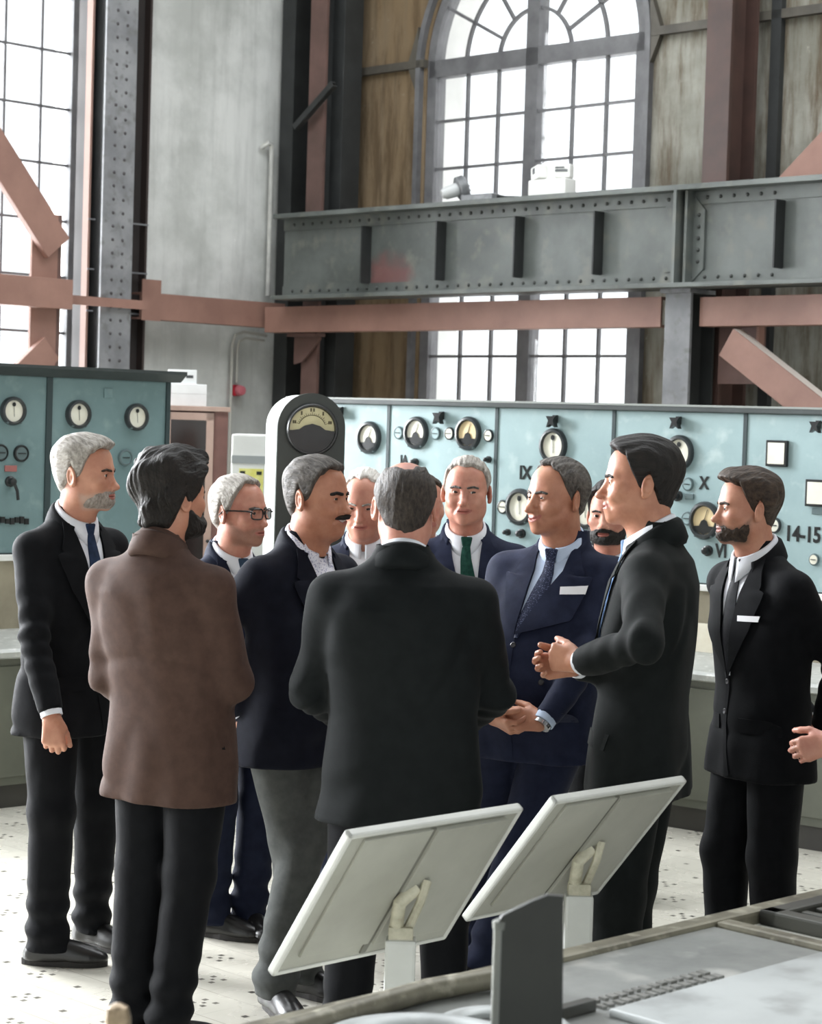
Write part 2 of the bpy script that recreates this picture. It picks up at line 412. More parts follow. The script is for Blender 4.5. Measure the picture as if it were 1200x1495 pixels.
def make_head(root, q, Hc, Rh, N, coarse=False):
    M = Matrix.Translation(Hc) @ Rh.to_4x4() @ Matrix.Scale(q.get('hs', 1.0), 4)
    Nh = M.inverted() @ N
    h = .0045 if coarse else .0029
    g = Grid((-.118, -.155, -.205), (.118, .15, .165), h)
    base, f = head_field(g.P, q, Nh)
    X, Y, Z = g.P
    f = f+F32(.0006)*wob(g.P, 5, 60)
    out = {}
    fh = smax(f, -(Z+F32(.19)), .01)
    V, Q = nets(fh, g, 1)
    c = V[Q].mean(1)
    mi = np.zeros(len(Q), int)
    a = np.abs(c[:, 0]); sm = q.get('smile', 0)
    zz = c[:, 2]-.011*sm*(a/.028)**2
    mi[(a < .027+.007*sm) & (c[:, 1] > .076) & (((zz+.0725)/.0098)**2+(a/(.028+.007*sm))**2 < 1)] = 1
    if q.get('open', 0) > .3: mi[(c[:, 1] > .07) & (a < .022) & (np.abs(zz+.0715) < .0030) & (mi == 1)] = 2
    parts = [(V, Q, mi)]
    gz = Vector(q.get('gaze', (0, 1, 0))).normalized()
    for sx in (-1, 1):
        cc = np.array((sx*.0315*q.get('w', 1.0), .0765, -.001)); 
        EV, EQ = uv_sphere(cc, .0131)
        d = EV[EQ].mean(1)-cc; d /= np.linalg.norm(d, axis=1)[:, None]
        # smooth iris: turn the sphere so its pole looks along the gaze
        qn = Vector((0, 1, 0)).rotation_difference(gz).to_matrix()
        EV = (EV-cc) @ np.array(qn.transposed(), F32)+cc
        parts.append((EV, EQ, np.where(d[:, 1] > .86, 3, 2)))
    # hair
    phi = np.abs(np.arctan2(X, Y+F32(.012)))*F32(180/PI)
    hair = q.get('hair')
    if hair:
        hl = ipl(phi, [0, 25, 48, 62, 74, 84, 96, 110, 128, 180], hair['line'])
        ms = sstep(-.004, hair.get('soft', .030), Z-hl-F32(.004)*wob(g.P, 11, 90, 4))
        topk = sstep(.02, .10, Z); frk = sstep(.02, .08, Y)*topk
        th = F32(hair.get('side', .006))+F32(hair.get('top', .014)-hair.get('side', .006))*topk+F32(hair.get('quiff', 0))*frk
        st = hair.get('strand', .0016)
        th = th+F32(st)*(wob(g.P, 21, 190, 6, (1.5, .45, .5))+wob(g.P, 25, 90, 4, (1.2, .6, .7)))+F32(hair.get('wave', 0))*wob(g.P, 23, 62, 5)
        if hair.get('bald'):
            bb = hair['bald']; 
            ms = ms*(1-sstep(-.028, .022, -ell(g.P, bb[0], bb[1])+F32(.006)*wob(g.P, 43, 130, 5)))
        fhair = base-(th*ms-F32(.008)*(1-ms))
        out['hair'] = (nets(fhair, g, 1), HAIR[hair['col']])
    bd = q.get('beard'); mu = q.get('moustache')
    def beard_mask(X, Y, Z, soft, key='line'):
        ph = np.abs(np.arctan2(X, Y+F32(.012)))*F32(180/PI)
        bl = ipl(ph, [0, 16, 22, 36, 55, 72, 86, 96, 110, 180], bd.get(key) or bd.get('line', [-.052, -.052, -.056, -.062, -.050, -.030, -.010, -.03, -.2, -.3]))
        ms = sstep(-soft*.5, soft, bl-Z)*sstep(.0, soft*1.4, Z+F32(bd.get('low', .128)))
        lips = ell((X, Y, Z-F32(.011*sm)*(np.abs(X)/F32(.028))**2), (0, .098, -.0735), (.025, .03, .0085))
        return ms*sstep(-.001, .004, lips)*sstep(-.004, .026 if soft > .012 else .02, Y)
    wh = np.zeros(len(V), F32)
    if bd: wh = np.maximum(wh, beard_mask(V[:, 0], V[:, 1], V[:, 2], .012, 'tline')*F32(bd.get('tone', .8)))
    parts[0] = (V, Q, mi, wh)
    if bd and bd.get('th', .005) > 0:
        ms = beard_mask(X, Y, Z, .024)
        th = F32(bd.get('th', .005))*(1+F32(.5)*sstep(.06, .11, -Z))+F32(.0014)*wob(g.P, 31, 230, 5)+F32(.0010)*wob(g.P, 37, 420, 5)
        fb = f-(th*ms-F32(.004)*(1-ms))
        out['beard'] = (nets(fb, g, 1), HAIR[bd['col']])
    mu = q.get('moustache')
    if mu:
        A = np.abs(X); zc = F32(-.0585)-F32(5.0)*A*A
        reg = np.sqrt((A/F32(.036))**2+((Z-zc)/F32(.0085))**2)
        ms = sstep(1.1, .75, reg)*(Y > .05)
        fb = f-(F32(.0065)*ms-F32(.004)*(1-ms))+F32(.0007)*wob(g.P, 33, 260, 5)
        out['moustache'] = (nets(fb, g, 1), HAIR[mu])
    br = q.get('brow', 'darkgrey')
    if br and not coarse:
        A = np.abs(X); w = q.get('w', 1.0)
        d1 = np.minimum(np.sqrt((np.clip((A-F32(.014))/F32(.020), 0, 1)*F32(.020)+F32(.014)-A)**2+(Z-(F32(.0135)+F32(.22)*np.clip(A-F32(.014), 0, .02)))**2),
                        np.sqrt((np.clip((A-F32(.034*w))/F32(.015), 0, 1)*F32(.015)+F32(.034*w)-A)**2+(Z-(F32(.0180)-F32(.30)*np.clip(A-F32(.034*w), 0, .015)))**2))
        fb = np.maximum(f-F32(.0035), d1-F32(q.get('browt', .0042)))
        fb = np.maximum(fb, F32(.04)-Y)
        out['eyebrows'] = (nets(fb, g, 1), HAIR[br])
    Mn = np.array(M, F32)
    def tr(V): return V @ Mn[:3, :3].T+Mn[:3, 3]
    parts = [(tr(p[0]),)+tuple(p[1:]) for p in parts]
    for k, ((V, Q), m) in out.items():
        if len(Q): np_mesh(k, [(tr(V), Q, 0)], [m], root)
    if q.get('glasses'): make_glasses(root, M)
    return parts, M

def make_glasses(root, M):
    mb = MB(M); lens = MB(M)
    yf = .108
    for sx in (-1, 1):
        cx, cz, a, b = sx*.0335, -.004, .0255, .0185
        pts = []
        for k in range(28):
            t = 2*PI*k/28; c_, s_ = math.cos(t), math.sin(t)
            x = cx+a*math.copysign(abs(c_)**.6, c_); z = cz+b*math.copysign(abs(s_)**.6, s_)
            pts.append((x, yf-.32*max(0, abs(x)-.02)**1.2*2, z))
        mb.tube(pts, .0027, 8, closed=True)
        lens.add([Vector(p) for p in pts]+[Vector((cx, yf-.001, cz))], [(k, (k+1) % 28, 28) for k in range(28)])
        ex = cx+sx*a
        mb.tube([(ex, yf-.008, .004), (sx*.072, yf-.022, .006), (sx*.080, .04, .006), (sx*.083, -.012, .004), (sx*.082, -.03, -.012)], [.0032, .0032, .0028, .0024, .0022], 8)
    mb.tube([(-.009, yf, .002), (0, yf+.002, .005), (.009, yf, .002)], .0026, 8)
    o = mb.build('glasses', FRAME, root, smooth=True)
    lens.build('lens', LENS, o, smooth=True)

def hand_field(P, W, fd, a, n, left, curl=(.35, .45, .3), spread=1.0, thumb=(.7, .55, .3), k=1.0):
    t = a.cross(n)*(-1 if left else 1); t.normalize()
    def pt(u, v, w=0): return W+a*(u*k)+t*(v*k)+n*(w*k)
    f = cap(P, W-fd*.05, W+a*.012, .0255*k, .0240*k)
    vs = [.029, .010, -.010, -.028]; us = [.086, .091, .087, .079]; ls = [.070, .079, .073, .057]
    palm = None
    for i in range(4):
        b = pt(us[i], vs[i]*.98)
        c_ = cap(P, pt(.012, vs[i]*.55), b, .0150*k, .0115*k)
        palm = c_ if palm is None else smin(palm, c_, .014)
    palm = smin(palm, cap(P, pt(.020, .012, .007), pt(.045, .032, .010), .016*k, .014*k), .012)
    f = smin(f, palm, .016)
    fing = None
    for i in range(4):
        p = pt(us[i], vs[i]*spread); ang = 0.0; r = (.0098, .0098, .0092, .0082)[i]*k
        cc = curl[i] if isinstance(curl[0], (tuple, list)) else curl
        fg = None
        for j, fr in enumerate((.45, .30, .25)):
            ang += cc[j]
            d = a*math.cos(ang)+n*math.sin(ang)
            e = p+d*(ls[i]*fr*k)
            c_ = cap(P, p, e, r*(1-.08*j), r*(1-.08*(j+1)))
            fg = c_ if fg is None else smin(fg, c_, .002)
            p = e
        fing = fg if fing is None else np.minimum(fing, fg)
    f = smin(f, fing, .005)
    d1 = (a*thumb[0]+t*thumb[1]+n*thumb[2]).normalized()
    d2 = (a*.9+t*(thumb[1]*.35)+n*(thumb[2]+.12)).normalized()
    p0 = pt(.030, .026, .008); p1 = p0+d1*.040*k; p2 = p1+d2*.030*k; p3 = p2+(d2*.9+n*.25).normalized()*.024*k
    th = smin(smin(cap(P, p0, p1, .0135*k, .0112*k), cap(P, p1, p2, .0112*k, .0105*k), .003), cap(P, p2, p3, .0105*k, .0085*k), .003)
    return smin(f, th, .007)

def ik(S_, W, pole, l1, l2):
    d = W-S_; L = d.length
    if L > (l1+l2)*.995: W = S_+d.normalized()*(l1+l2)*.995; d = W-S_; L = d.length
    a = (l1*l1-l2*l2+L*L)/(2*L); hgt = math.sqrt(max(0, l1*l1-a*a))
    u = d.normalized(); p = (pole-u*pole.dot(u)).normalized()
    return S_+u*a+p*hgt, W

class Drape:
    def __init__(s, V, Q): s.b = BVHTree.FromPolygons([tuple(v) for v in V.tolist()], Q.tolist())
    def pt(s, x, z, off, d=Vector((0, -1, 0))):
        o = Vector((x, 0, z))-d*1.2
        h, n, i, t = s.b.ray_cast(o, d)
        if h is None:
            h, n, i, t = s.b.find_nearest(Vector((x, 0, z))-d*.12)
        if n.dot(d) > 0: n = -n
        return h, n
    def strip(s, name, L, Rr, n, m, off, thick, mats, parent, side=-1, ease=None):
        """cloth strip between the (x,z) polylines L and Rr laid on the surface seen from +y (side=-1) or -y"""
        d = Vector((0, side, 0))
        def samp(pl, t):
            ls = [0]
            for i in range(1, len(pl)): ls.append(ls[-1]+math.hypot(pl[i][0]-pl[i-1][0], pl[i][1]-pl[i-1][1]))
            x = np.interp(t*ls[-1], ls, [p[0] for p in pl]); z = np.interp(t*ls[-1], ls, [p[1] for p in pl]); return x, z
        T = []; Nn = []
        for i in range(n+1):
            a, b = samp(L, i/n), samp(Rr, i/n)
            for j in range(m+1):
                x = a[0]+(b[0]-a[0])*j/m; z = a[1]+(b[1]-a[1])*j/m
                h, nn = s.pt(x, z, off, d); T.append(h); Nn.append(nn)
        T = np.array([tuple(p) for p in T]).reshape(n+1, m+1, 3); Nn = np.array([tuple(p) for p in Nn]).reshape(n+1, m+1, 3)
        for _ in range(3):
            T2 = T.copy(); T2[1:-1] = (T[:-2]+2*T[1:-1]+T[2:])/4; T2[:, 1:-1] = (T2[:, :-2]+2*T2[:, 1:-1]+T2[:, 2:])/4; T[..., 1] = T2[..., 1]
            N2 = Nn.copy(); N2[1:-1] = (Nn[:-2]+2*Nn[1:-1]+Nn[2:])/4; Nn = N2
        Nn = Nn/np.linalg.norm(Nn, axis=2)[..., None]
        offs = np.full((n+1, m+1, 1), off, float)
        if ease is not None: offs[..., 0] += ease(np.linspace(0, 1, n+1)[:, None], np.linspace(0, 1, m+1)[None, :])
        top = T+Nn*offs; bot = T+Nn*(offs-thick)
        V = np.concatenate([top.reshape(-1, 3), bot.reshape(-1, 3)]); K = (n+1)*(m+1); Q = []
        ix = lambda i, j: i*(m+1)+j
        for i in range(n):
            for j in range(m):
                q = (ix(i, j), ix(i, j+1), ix(i+1, j+1), ix(i+1, j)); Q.append(q); Q.append(tuple(K+k for k in q[::-1]))
        for i in range(n):
            for j in (0, m):
                q = (ix(i, j), ix(i+1, j), K+ix(i+1, j), K+ix(i, j)); Q.append(q if j == 0 else q[::-1])
        for j in range(m):
            for i in (0, n):
                q = (ix(i, j), ix(i, j+1), K+ix(i, j+1), K+ix(i, j)); Q.append(q[::-1] if i == 0 else q)
        o = np_mesh(name, [(V, np.array(Q), 0)], mats, parent)
        bm = bmesh.new(); bm.from_mesh(o.data); bmesh.ops.recalc_face_normals(bm, faces=bm.faces[:]); bm.to_mesh(o.data); bm.free()
        try: o.data.set_sharp_from_angle(angle=R(60))
        except Exception: pass
        return o

def ring_band(name, c, ax, prof, phis, mats, parent, thick=.003, yx=1.08):
    """collar: rows of (radius, height) offsets that may depend on phi, around the tilted axis ax through c"""
    ax = ax.normalized(); fx = Vector((1, 0, 0)); fy = ax.cross(fx).normalized(); fx = fy.cross(ax).normalized()
    V = []; n = len(phis); m = None
    for p in phis:
        pr = prof(p); m = len(pr)
        for r, h in pr:
            V.append(c+(fx*math.sin(p)+fy*math.cos(p)*yx)*r+ax*h)
    Q = [(i*m+j, (i+1)*m+j, (i+1)*m+j+1, i*m+j+1) for i in range(n-1) for j in range(m-1)]
    o = np_mesh(name, [(np.array([tuple(v) for v in V], F32), np.array(Q), 0)], mats, parent)
    md = o.modifiers.new('thickness', 'SOLIDIFY'); md.thickness = thick; md.offset = 1
    return o

def person(label, px, Y, head, face, body, suit='navy', trouser=None, shirt=SHIRT, tie=None, skin='a', g=1.0, belly=0.0, q=None,
           arms=None, feet=None, coarse=False, vz=.44, hem=-.30, lapel=True, Yh=None, hpitch=0.0, hroll=0.0, collar=True, db=False, jacket=True,
           square=None, pin=None, py=1050, hemy=0.0, sh=1.0, vent=False, tieend=None, hipz=.91, bodyr=None):
    q = q or {}; trouser = trouser or suit
    base = at(px, py, Y)
    rz = R(body)-PI/2
    root = empty('person', (base.x, base.y, 0), rz, label, 'person', 'people gathered between the switchboards and the reading stands')
    inv = (Matrix.Translation((base.x, base.y, 0)) @ Matrix.Rotation(rz, 4, 'Z')).inverted()
    def loc(x, y, YY): return inv @ at(x, y, YY)
    Hc = loc(head[0], head[1], Yh if Yh else Y)
    s = Hc.z/1.635
    Rh = Matrix.Rotation(R(face-body), 3, 'Z') @ Matrix.Rotation(R(hpitch), 3, 'X') @ Matrix.Rotation(R(hroll), 3, 'Y')
    Rn = Matrix.Rotation(R(face-body)*.4, 3, 'Z') @ Matrix.Rotation(R(hpitch)*.5, 3, 'X')
    hs = q.get('hs', 1.0)
    N = Hc+Rn @ Vector((0, -.048, -.158))*hs
    Sc = Vector((N.x*.85, N.y*.85-.005, N.z-.045))
    hip = Vector((0, 0, hipz*s))
    sw = .170*g*sh
    arms = arms or {}; J = {}
    for nm, sx in (('L', -1), ('R', 1)):
        sp = Sc+Vector((sx*sw, arms.get(nm, {}).get('fwd', .0), -.048+arms.get(nm, {}).get('up', 0)))
        a = arms.get(nm, {})
        if 'pw' in a: w = loc(*a['pw'])
        elif 'w' in a: w = Vector((sx*a['w'][0], a['w'][1], a['w'][2]*s))
        else: w = sp+Vector((sx*.055, .055, -.525*s))
        pole = Vector(a.get('pole', (.35, -1, 0))); pole.x *= sx
        e, w = ik(sp, w, pole, .295*s, .262*s)
        J[nm] = (sp, e, w)
    # -------------------------------------------------- jacket
    tt = [-.45, -.30, -.12, .0, .28, .62, .85, .98, 1.06, 1.2]
    TW = np.array([.212, .207, .200, .192, .176, .190, .184, .145, .080, .060])*g
    TD = np.array([.148, .144, .140, .137, .122, .128, .118, .092, .062, .052])*(.5+.5*g)*1.0
    TD = TD+np.array([.0, .0, .01, .03, .055, .03, .01, 0, 0, 0])*belly
    TW = TW+np.array([.0, .0, .005, .015, .03, .012, 0, 0, 0, 0])*belly
    TC = np.array([.0, .0, .0, .0, .0, .0, -.008, -.012, -.005, .0])+np.array([.0, .0, .01, .03, .05, .03, .0, 0, 0, 0])*belly
    zs = [hip.z+t*(Sc.z-hip.z) for t in tt]
    def spine(z):
        t = np.clip((z-hip.z)/(Sc.z-hip.z), 0, 1.2); k = t*t*(3-2*np.clip(t, 0, 1))
        return Sc.x*k, Sc.y*k
    fin = .0135 if coarse else .0088
    hz = hip.z+hem*(Sc.z-hip.z)
    js = [p for nm in J for p in J[nm]]
    lo = [min([p[i] for p in js]+[-.26*g, -.24][i:i+1 if i < 2 else i])-.10 for i in range(2)]+[hz-.05]
    hi = [max([p[i] for p in js]+[.26*g, .27+.05*belly][i:i+1 if i < 2 else i])+.10 for i in range(2)]+[N.z+.05]
    lo[2] = min(lo[2], min(p.z for p in js)-.09)
    gd = Grid(lo, hi, fin); X, Yg, Z = gd.P
    cx, cy = spine(Z); wx = ipl(Z, zs, TW); dy = ipl(Z, zs, TD); cc = ipl(Z, zs, TC)
    ex = 2.35
    u = np.abs(X-cx.astype(F32))/wx; v = np.abs(Yg-cy.astype(F32)-cc)/dy
    tors = ((u**ex+v**ex)**F32(1/ex)-1)*np.minimum(wx, dy)
    f = tors
    for sx in (-1, 1):
        sp = J['L' if sx < 0 else 'R'][0]
        f = smin(f, cap(gd.P, (N.x*.9+sx*.035, N.y-.012, N.z-.035), (sp.x, sp.y-.004, sp.z-.004), .044, .055*(.6+.4*g)), .045)
    if belly > .3: f = smin(f, ell(gd.P, (float(Sc.x)*.3, .05, hip.z+.30*(Sc.z-hip.z)), (.15*g, .11+.03*belly, .17)), .06)
    # hang folds of the skirt and small creases
    low = sstep(hip.z+.16, hz, Z)
    ang = np.arctan2(X, Yg)
    f = f+F32(.004)*low*np.sin(ang*F32(7)+F32(px*.1)+F32(1.3)*np.sin(Z*F32(9)))
    f = f+F32(.0030)*wob(gd.P, int(px) % 97, 24, 6, (1, 1, .7))
    cr = np.abs(wob(gd.P, int(px) % 89+3, 11, 4, (1, 1, 1.3)))
    f = f+F32(.0065)*np.exp(-(cr/F32(.22))**2)*sstep(Sc.z+.02, Sc.z-.10, Z)
    f = smax(f, F32(hz)-Z-F32(hemy)*Yg, .006)
    if vent: f = smax(f, F32(.006)-np.sqrt((X-F32(.004))**2*1+np.maximum(0, Z-F32(hip.z-.02))**2*F32(9)+np.maximum(0, Yg)**2*F32(9)), .004)
    for nm in J:
        sp, e, w = J[nm]; fd = (w-e).normalized(); ud = (e-sp).normalized()
        up = cap(gd.P, sp+Vector((0, 0, -.006)), e, .0600*(.55+.45*g), .0490*(.5+.5*g))
        fo = cap(gd.P, e, w, .0490*(.5+.5*g), .0425)
        ar = smin(up, fo, .022)
        dW = (gd.X-F32(w.x))*F32(fd.x)+(gd.Y-F32(w.y))*F32(fd.y)+(gd.Z-F32(w.z))*F32(fd.z)
        ar = smax(ar, dW, .006)
        # creases round the elbow and along the sleeve
        tl = (gd.X-F32(e.x))*F32(fd.x-ud.x*0)+(gd.Y-F32(e.y))*F32(fd.y)+(gd.Z-F32(e.z))*F32(fd.z)
        de = np.sqrt((gd.X-F32(e.x))**2+(gd.Y-F32(e.y))**2+(gd.Z-F32(e.z))**2)
        ar = ar+F32(.0048)*np.exp(-(de/F32(.13))**2)*np.sin(tl*F32(95)+F32(2.0)*wob(gd.P, 3, 18, 3))
        ar = ar+F32(.0040)*wob(gd.P, 41+int(px) % 13, 30, 5)
        f = smin(f, ar, .034)
    JV, JQ = nets(f, gd, 1)
    # -------------------------------------------------- body
    parts, HM = make_head(root, q, Hc, Rh, N+Vector((0, 0, -.03)), coarse)
    core = Grid((lo[0]+.02, lo[1]+.02, .04), (hi[0]-.02, hi[1]-.02, N.z+.03), .024)
    b = cap(core.P, hip, Sc+Vector((0, 0, -.10)), .11, .10)
    b = smin(b, cap(core.P, Sc+Vector((0, 0, -.07)), N, .07, .045), .04)
    ft = feet or {}
    legs = {}
    for nm, sx in (('L', -1), ('R', 1)):
        a = ft.get(nm, (sx*.11, .0, sx*-8))
        if len(a) == 4 and a[3] == 'px':
            p = inv @ atz(a[0], a[1], 0.0); fx, fy, fyaw = p.x, p.y, a[2]
        else: fx, fy, fyaw = a[:3]
        hp = Vector((sx*.088*g, 0, .90*s)); an = Vector((fx, fy, .085)); kn = (hp+an)/2+Vector((sx*.006, .025, .02))
        legs[nm] = (hp, kn, an, fyaw)
        b = smin(b, cap(core.P, hp, kn, .075, .05), .03); b = smin(b, cap(core.P, kn, an, .05, .038), .02)
    for nm in J:
        sp, e, w = J[nm]
        b = smin(b, cap(core.P, Sc+Vector((0, 0, -.06)), sp, .05, .045), .03); b = smin(b, cap(core.P, sp, e, .045, .036), .02); b = smin(b, cap(core.P, e, w, .036, .027), .02)
    BV, BQ = nets(b, core, 1); parts.append((BV, BQ, 0))
    for nm in J:
        a = arms.get(nm, {}); sp, e, w = J[nm]
        if a.get('nohand'): continue
        fd = (w-e).normalized()
        ad = Vector(a['dir']).normalized() if 'dir' in a else fd
        sx = -1 if nm == 'L' else 1
        if 'dir' in a: ad.x *= 1
        pn = Vector(a.get('palm', (-sx, 0, 0))); pn = (pn-ad*pn.dot(ad)).normalized()
        W = w+fd*.012
        hg = Grid([W[i]-.21 for i in range(3)], [W[i]+.21 for i in range(3)], .0055 if coarse else .0036)
        hf = hand_field(hg.P, W, fd, ad, pn, nm == 'L', a.get('curl', (.35, .5, .35)), a.get('spread', 1.0), a.get('thumb', (.8, .4, .35)), a.get('k', 1.0))
        HV, HQ = nets(hf, hg, 1); parts.append((HV, HQ, 0))
        if not coarse:
            c0 = w-fd*.03; mb = MB(Matrix.Translation(c0) @ fd.to_track_quat('Z', 'Y').to_matrix().to_4x4())
            mb.lathe([(.030, 0), (.0365, 0), (.0355, .043), (.0325, .045), (.0300, .04)], 24); mb.build('shirt_cuff', shirt, root, smooth=True)
        if a.get('watch'):
            c0 = w+fd*.020; mb = MB(Matrix.Translation(c0) @ fd.to_track_quat('Z', 'Y').to_matrix().to_4x4())
            mb.lathe([(.026, -.008), (.0300, -.008), (.0300, .008), (.026, .008)], 24); mb.build('wristwatch', WATCH, root, smooth=True)
    np_mesh('body', parts, [skin_mat(skin, q['beard']['col'] if q.get('beard') else None), LIP, SCL, IRI], root)
    jk = np_mesh('jacket', [(JV, JQ, 0)], [CL[suit]], root)
    # -------------------------------------------------- trousers
    lo2 = [min(l[i][j] for l in legs.values() for i in range(3))-.14 for j in range(2)]; hi2 = [max(l[i][j] for l in legs.values() for i in range(3))+.14 for j in range(2)]
    lo2[0] = min(lo2[0], -.23*g); hi2[0] = max(hi2[0], .23*g); lo2[1] = min(lo2[1], -.19); hi2[1] = max(hi2[1], .19)
    tg = Grid(lo2+[.01], hi2+[1.03*s], .012 if coarse else .0092)
    t = ell(tg.P, (0, 0, .93*s), (.165*g, .125, .13))
    for nm in legs:
        hp, kn, an, yw = legs[nm]
        sw_ = F32(0)
        l = smin(cap(tg.P, hp, kn, .096*g, .075), cap(tg.P, kn, an, .075, .064), .03)
        l = smin(l, cap(tg.P, an, an+Vector((math.sin(R(-yw))*.03, math.cos(R(yw))*.03, -.03)), .062, .060), .02)
        t = smin(t, l, .016)
    Zt = tg.Z
    t = t+F32(.0075)*sstep(.36, .10, Zt)*np.sin(Zt*F32(85)+F32(2.2)*wob(tg.P, 9, 14, 3))+F32(.0035)*wob(tg.P, 51+int(px) % 7, 16, 5, (1, 1, .5))
    t = t+F32(.003)*np.exp(-((Zt-F32(.50*s))/F32(.14))**2)*wob(tg.P, 57, 40, 4)
    t = smax(t, F32(.048)-Zt-F32(.12)*(tg.Y)*0, .006); t = smax(t, Zt-F32(1.0*s), .01)
    TV, TQ = nets(t, tg, 1); np_mesh('trousers', [(TV, TQ, 0)], [CL[trouser]], root)
    # -------------------------------------------------- shoes
    for nm in legs:
        hp, kn, an, yw = legs[nm]
        M = Matrix.Translation((an.x, an.y, 0)) @ Matrix.Rotation(R(yw), 4, 'Z')
        sg = Grid((-.075, -.11, -.01), (.075, .25, .14), .0065)
        f = smin(ell(sg.P, (0, .045, .034), (.042, .122, .052)), ell(sg.P, (0, .13, .026), (.044, .078, .040)), .02)
        f = smin(f, cap(sg.P, (0, -.035, .03), (0, -.02, .10), .038, .036), .03)
        f = smin(f, cap(sg.P, (0, .03, .075), (0, .10, .045), .022, .026), .02)
        f = smax(f, F32(.016)-sg.Z, .004)
        f = np.minimum(f, smax(smax(ell(sg.P, (0, .055, .0), (.053, .152, .09)), sg.Z-F32(.020), .003), -(sg.Z-F32(.0005)), .002)) if False else f
        SV, SQ = nets(f, sg, 1)
        Mn = np.array(M, F32); so = np_mesh('shoe', [(SV @ Mn[:3, :3].T+Mn[:3, 3], SQ, 0)], [LEATHER], root)
        mb = MB(M); pl = []
        for k in range(28):
            a = 2*PI*k/28; yy = .060+.146*math.sin(a); wv = .040+.006*math.sin(a)-.006*max(0, 1-abs(yy-.02)/.05)
            pl.append((wv*math.cos(a), yy))
        mb.prism(pl, 'z', .001, .021); mb.build('shoe_sole', SOLE, so)
    if not collar: return root, J, HM
    # -------------------------------------------------- collars, shirt front, tie, lapels
    nk = (Vector(HM @ Vector((0, -.018, -.055)))-N); nk.normalize()
    ax = (nk*.55+Vector((0, .14, 1))*.8).normalized()
    c0 = N+Vector((0, .008, -.012))+nk*.022
    dr = Drape(JV, JQ)
    fat = .004*q.get('fat', 0)
    if bodyr: pass
    cdrop = q.get('cdrop', 0)
    def pshirt(p):
        a = abs(p); fr = math.exp(-(a/.55)**2)
        dz = -.026*math.cos(p)*1.0-cdrop*max(0, math.cos(p))
        r0 = .0635+fat; ln = .036+.034*fr
        return [(r0, -.028+dz), (r0, -.006+dz), (r0-.001, .018+dz), (r0+.001, .024+dz), (r0+.006, .021+dz), (r0+.012+.004*fr, .020-ln*.5+dz), (r0+.017+.010*fr, .018-ln+dz)]
    gap = q.get('gap', .10)
    ph = list(np.linspace(gap, 2*PI-gap, 49)); ph = [p if p <= PI else p-2*PI for p in ph]
    ring_band('shirt_collar', c0, ax, pshirt, ph, [shirt], root, .0018)
    def pjack(p):
        a = abs(p); dz = -.026*math.cos(p); k = min(1, max(0, (a-1.0)/.9)); r0 = .0745+fat
        return [(r0-.004, -.030+dz), (r0-.002, .004*k+dz), (r0+.003, .011*k+dz), (r0+.009, .005*k+dz-.004*(1-k)), (r0+.016, -.020+dz-.004*(1-k)), (r0+.020, -.045+dz), (r0+.012, -.062+dz)]
    ph = list(np.linspace(.80, 2*PI-.80, 41)); ph = [p if p <= PI else p-2*PI for p in ph]
    ring_band('jacket_collar', c0, ax, pjack, ph, [CL[suit]], root, .003)
    if lapel:
        zb = hip.z+vz*(Sc.z-hip.z); zt = N.z-.012; xc = N.x*.9
        ov = .0 if not db else -.055
        sxk = lambda z: float(spine(np.array(z))[0])
        vb = (sxk(zb)+ov*.0+(.012 if not db else .045), zb)
        nl, nr = (xc-.058, zt), (xc+.058, zt)
        vl = [nl, (xc-.050, zt-.07), (sxk(zb)+.0 if not db else vb[0]-.002, zb)]
        vr = [nr, (xc+.050, zt-.07), (sxk(zb)+.004 if not db else vb[0], zb)]
        dr.strip('shirt', [(vl[0][0]+.012, zt+.024)]+vl, [(vr[0][0]-.012, zt+.024)]+vr, 22, 10, .0035, .004, [shirt], root)
        if tie:
            kz = c0.z-.040
            te = zb-.01
            tp = [(xc, kz, .012), (xc, kz-.06, .020), (xc*.55+sxk(te)*.45, kz*.55+te*.45, .030), (sxk(te)*.78+xc*.22+(vb[0]-sxk(zb))*.6, te*.78+kz*.22, .020), (sxk(te)+(vb[0]-sxk(zb))*.8, te, .006)]
            dr.strip('tie', [(x-w_, z) for x, z, w_ in tp], [(x+w_, z) for x, z, w_ in tp], 24, 6, .0065, .004, [TIES[tie]], root,
                     ease=lambda a, b: .003*np.sin(PI*b)+.012*np.exp(-(a/.12)**2))
            kc, kn_ = dr.pt(xc, kz-.006, 0)
            mb = MB(Matrix.Translation(Vector((xc, kc.y+.014, kz+.002))))
            mb.prism([(-.022, .022), (.022, .022), (.013, -.026), (-.013, -.026)], 'y', -.010, .010)
            ko = mb.build('tie_knot', TIES[tie], root)
            bv = ko.modifiers.new('soft', 'BEVEL'); bv.width = .006; bv.segments = 3
        # lapels: neck side -> gorge -> notch -> point -> button
        for sx in (-1, 1):
            inn = vl if sx < 0 else vr
            nx = inn[0][0]
            outp = [(nx+sx*.020, zt+.004), (nx+sx*.062, zt-.085), (nx+sx*.050, zt-.092), (nx+sx*(.082 if not db else .090), zt-(.098 if not db else .082)), (nx+sx*.050*1.0, zt-.22), inn[-1]]
            inx = [inn[0], (inn[0][0]*.85+inn[1][0]*.15, zt-.02), inn[1], inn[2]]
            dr.strip('lapel', [inx[0], inx[2], inx[3]] if sx < 0 else outp, outp if sx < 0 else [inx[0], inx[2], inx[3]], 30, 6, .0100, .004, [CL[suit]], root,
                     ease=lambda a, b: .003*np.sin(PI*np.clip(a, 0, 1)))
        # front edge below the button and buttons
        bx = [(vb[0], zb-.02), (vb[0], zb-.115)] if not db else [(vb[0]-.002, zb-.03), (vb[0]-.002, zb-.14), (vb[0]-.11, zb-.03), (vb[0]-.11, zb-.14), (vb[0]-.125, zb+.085), (vb[0]+.04, zb+.085)]
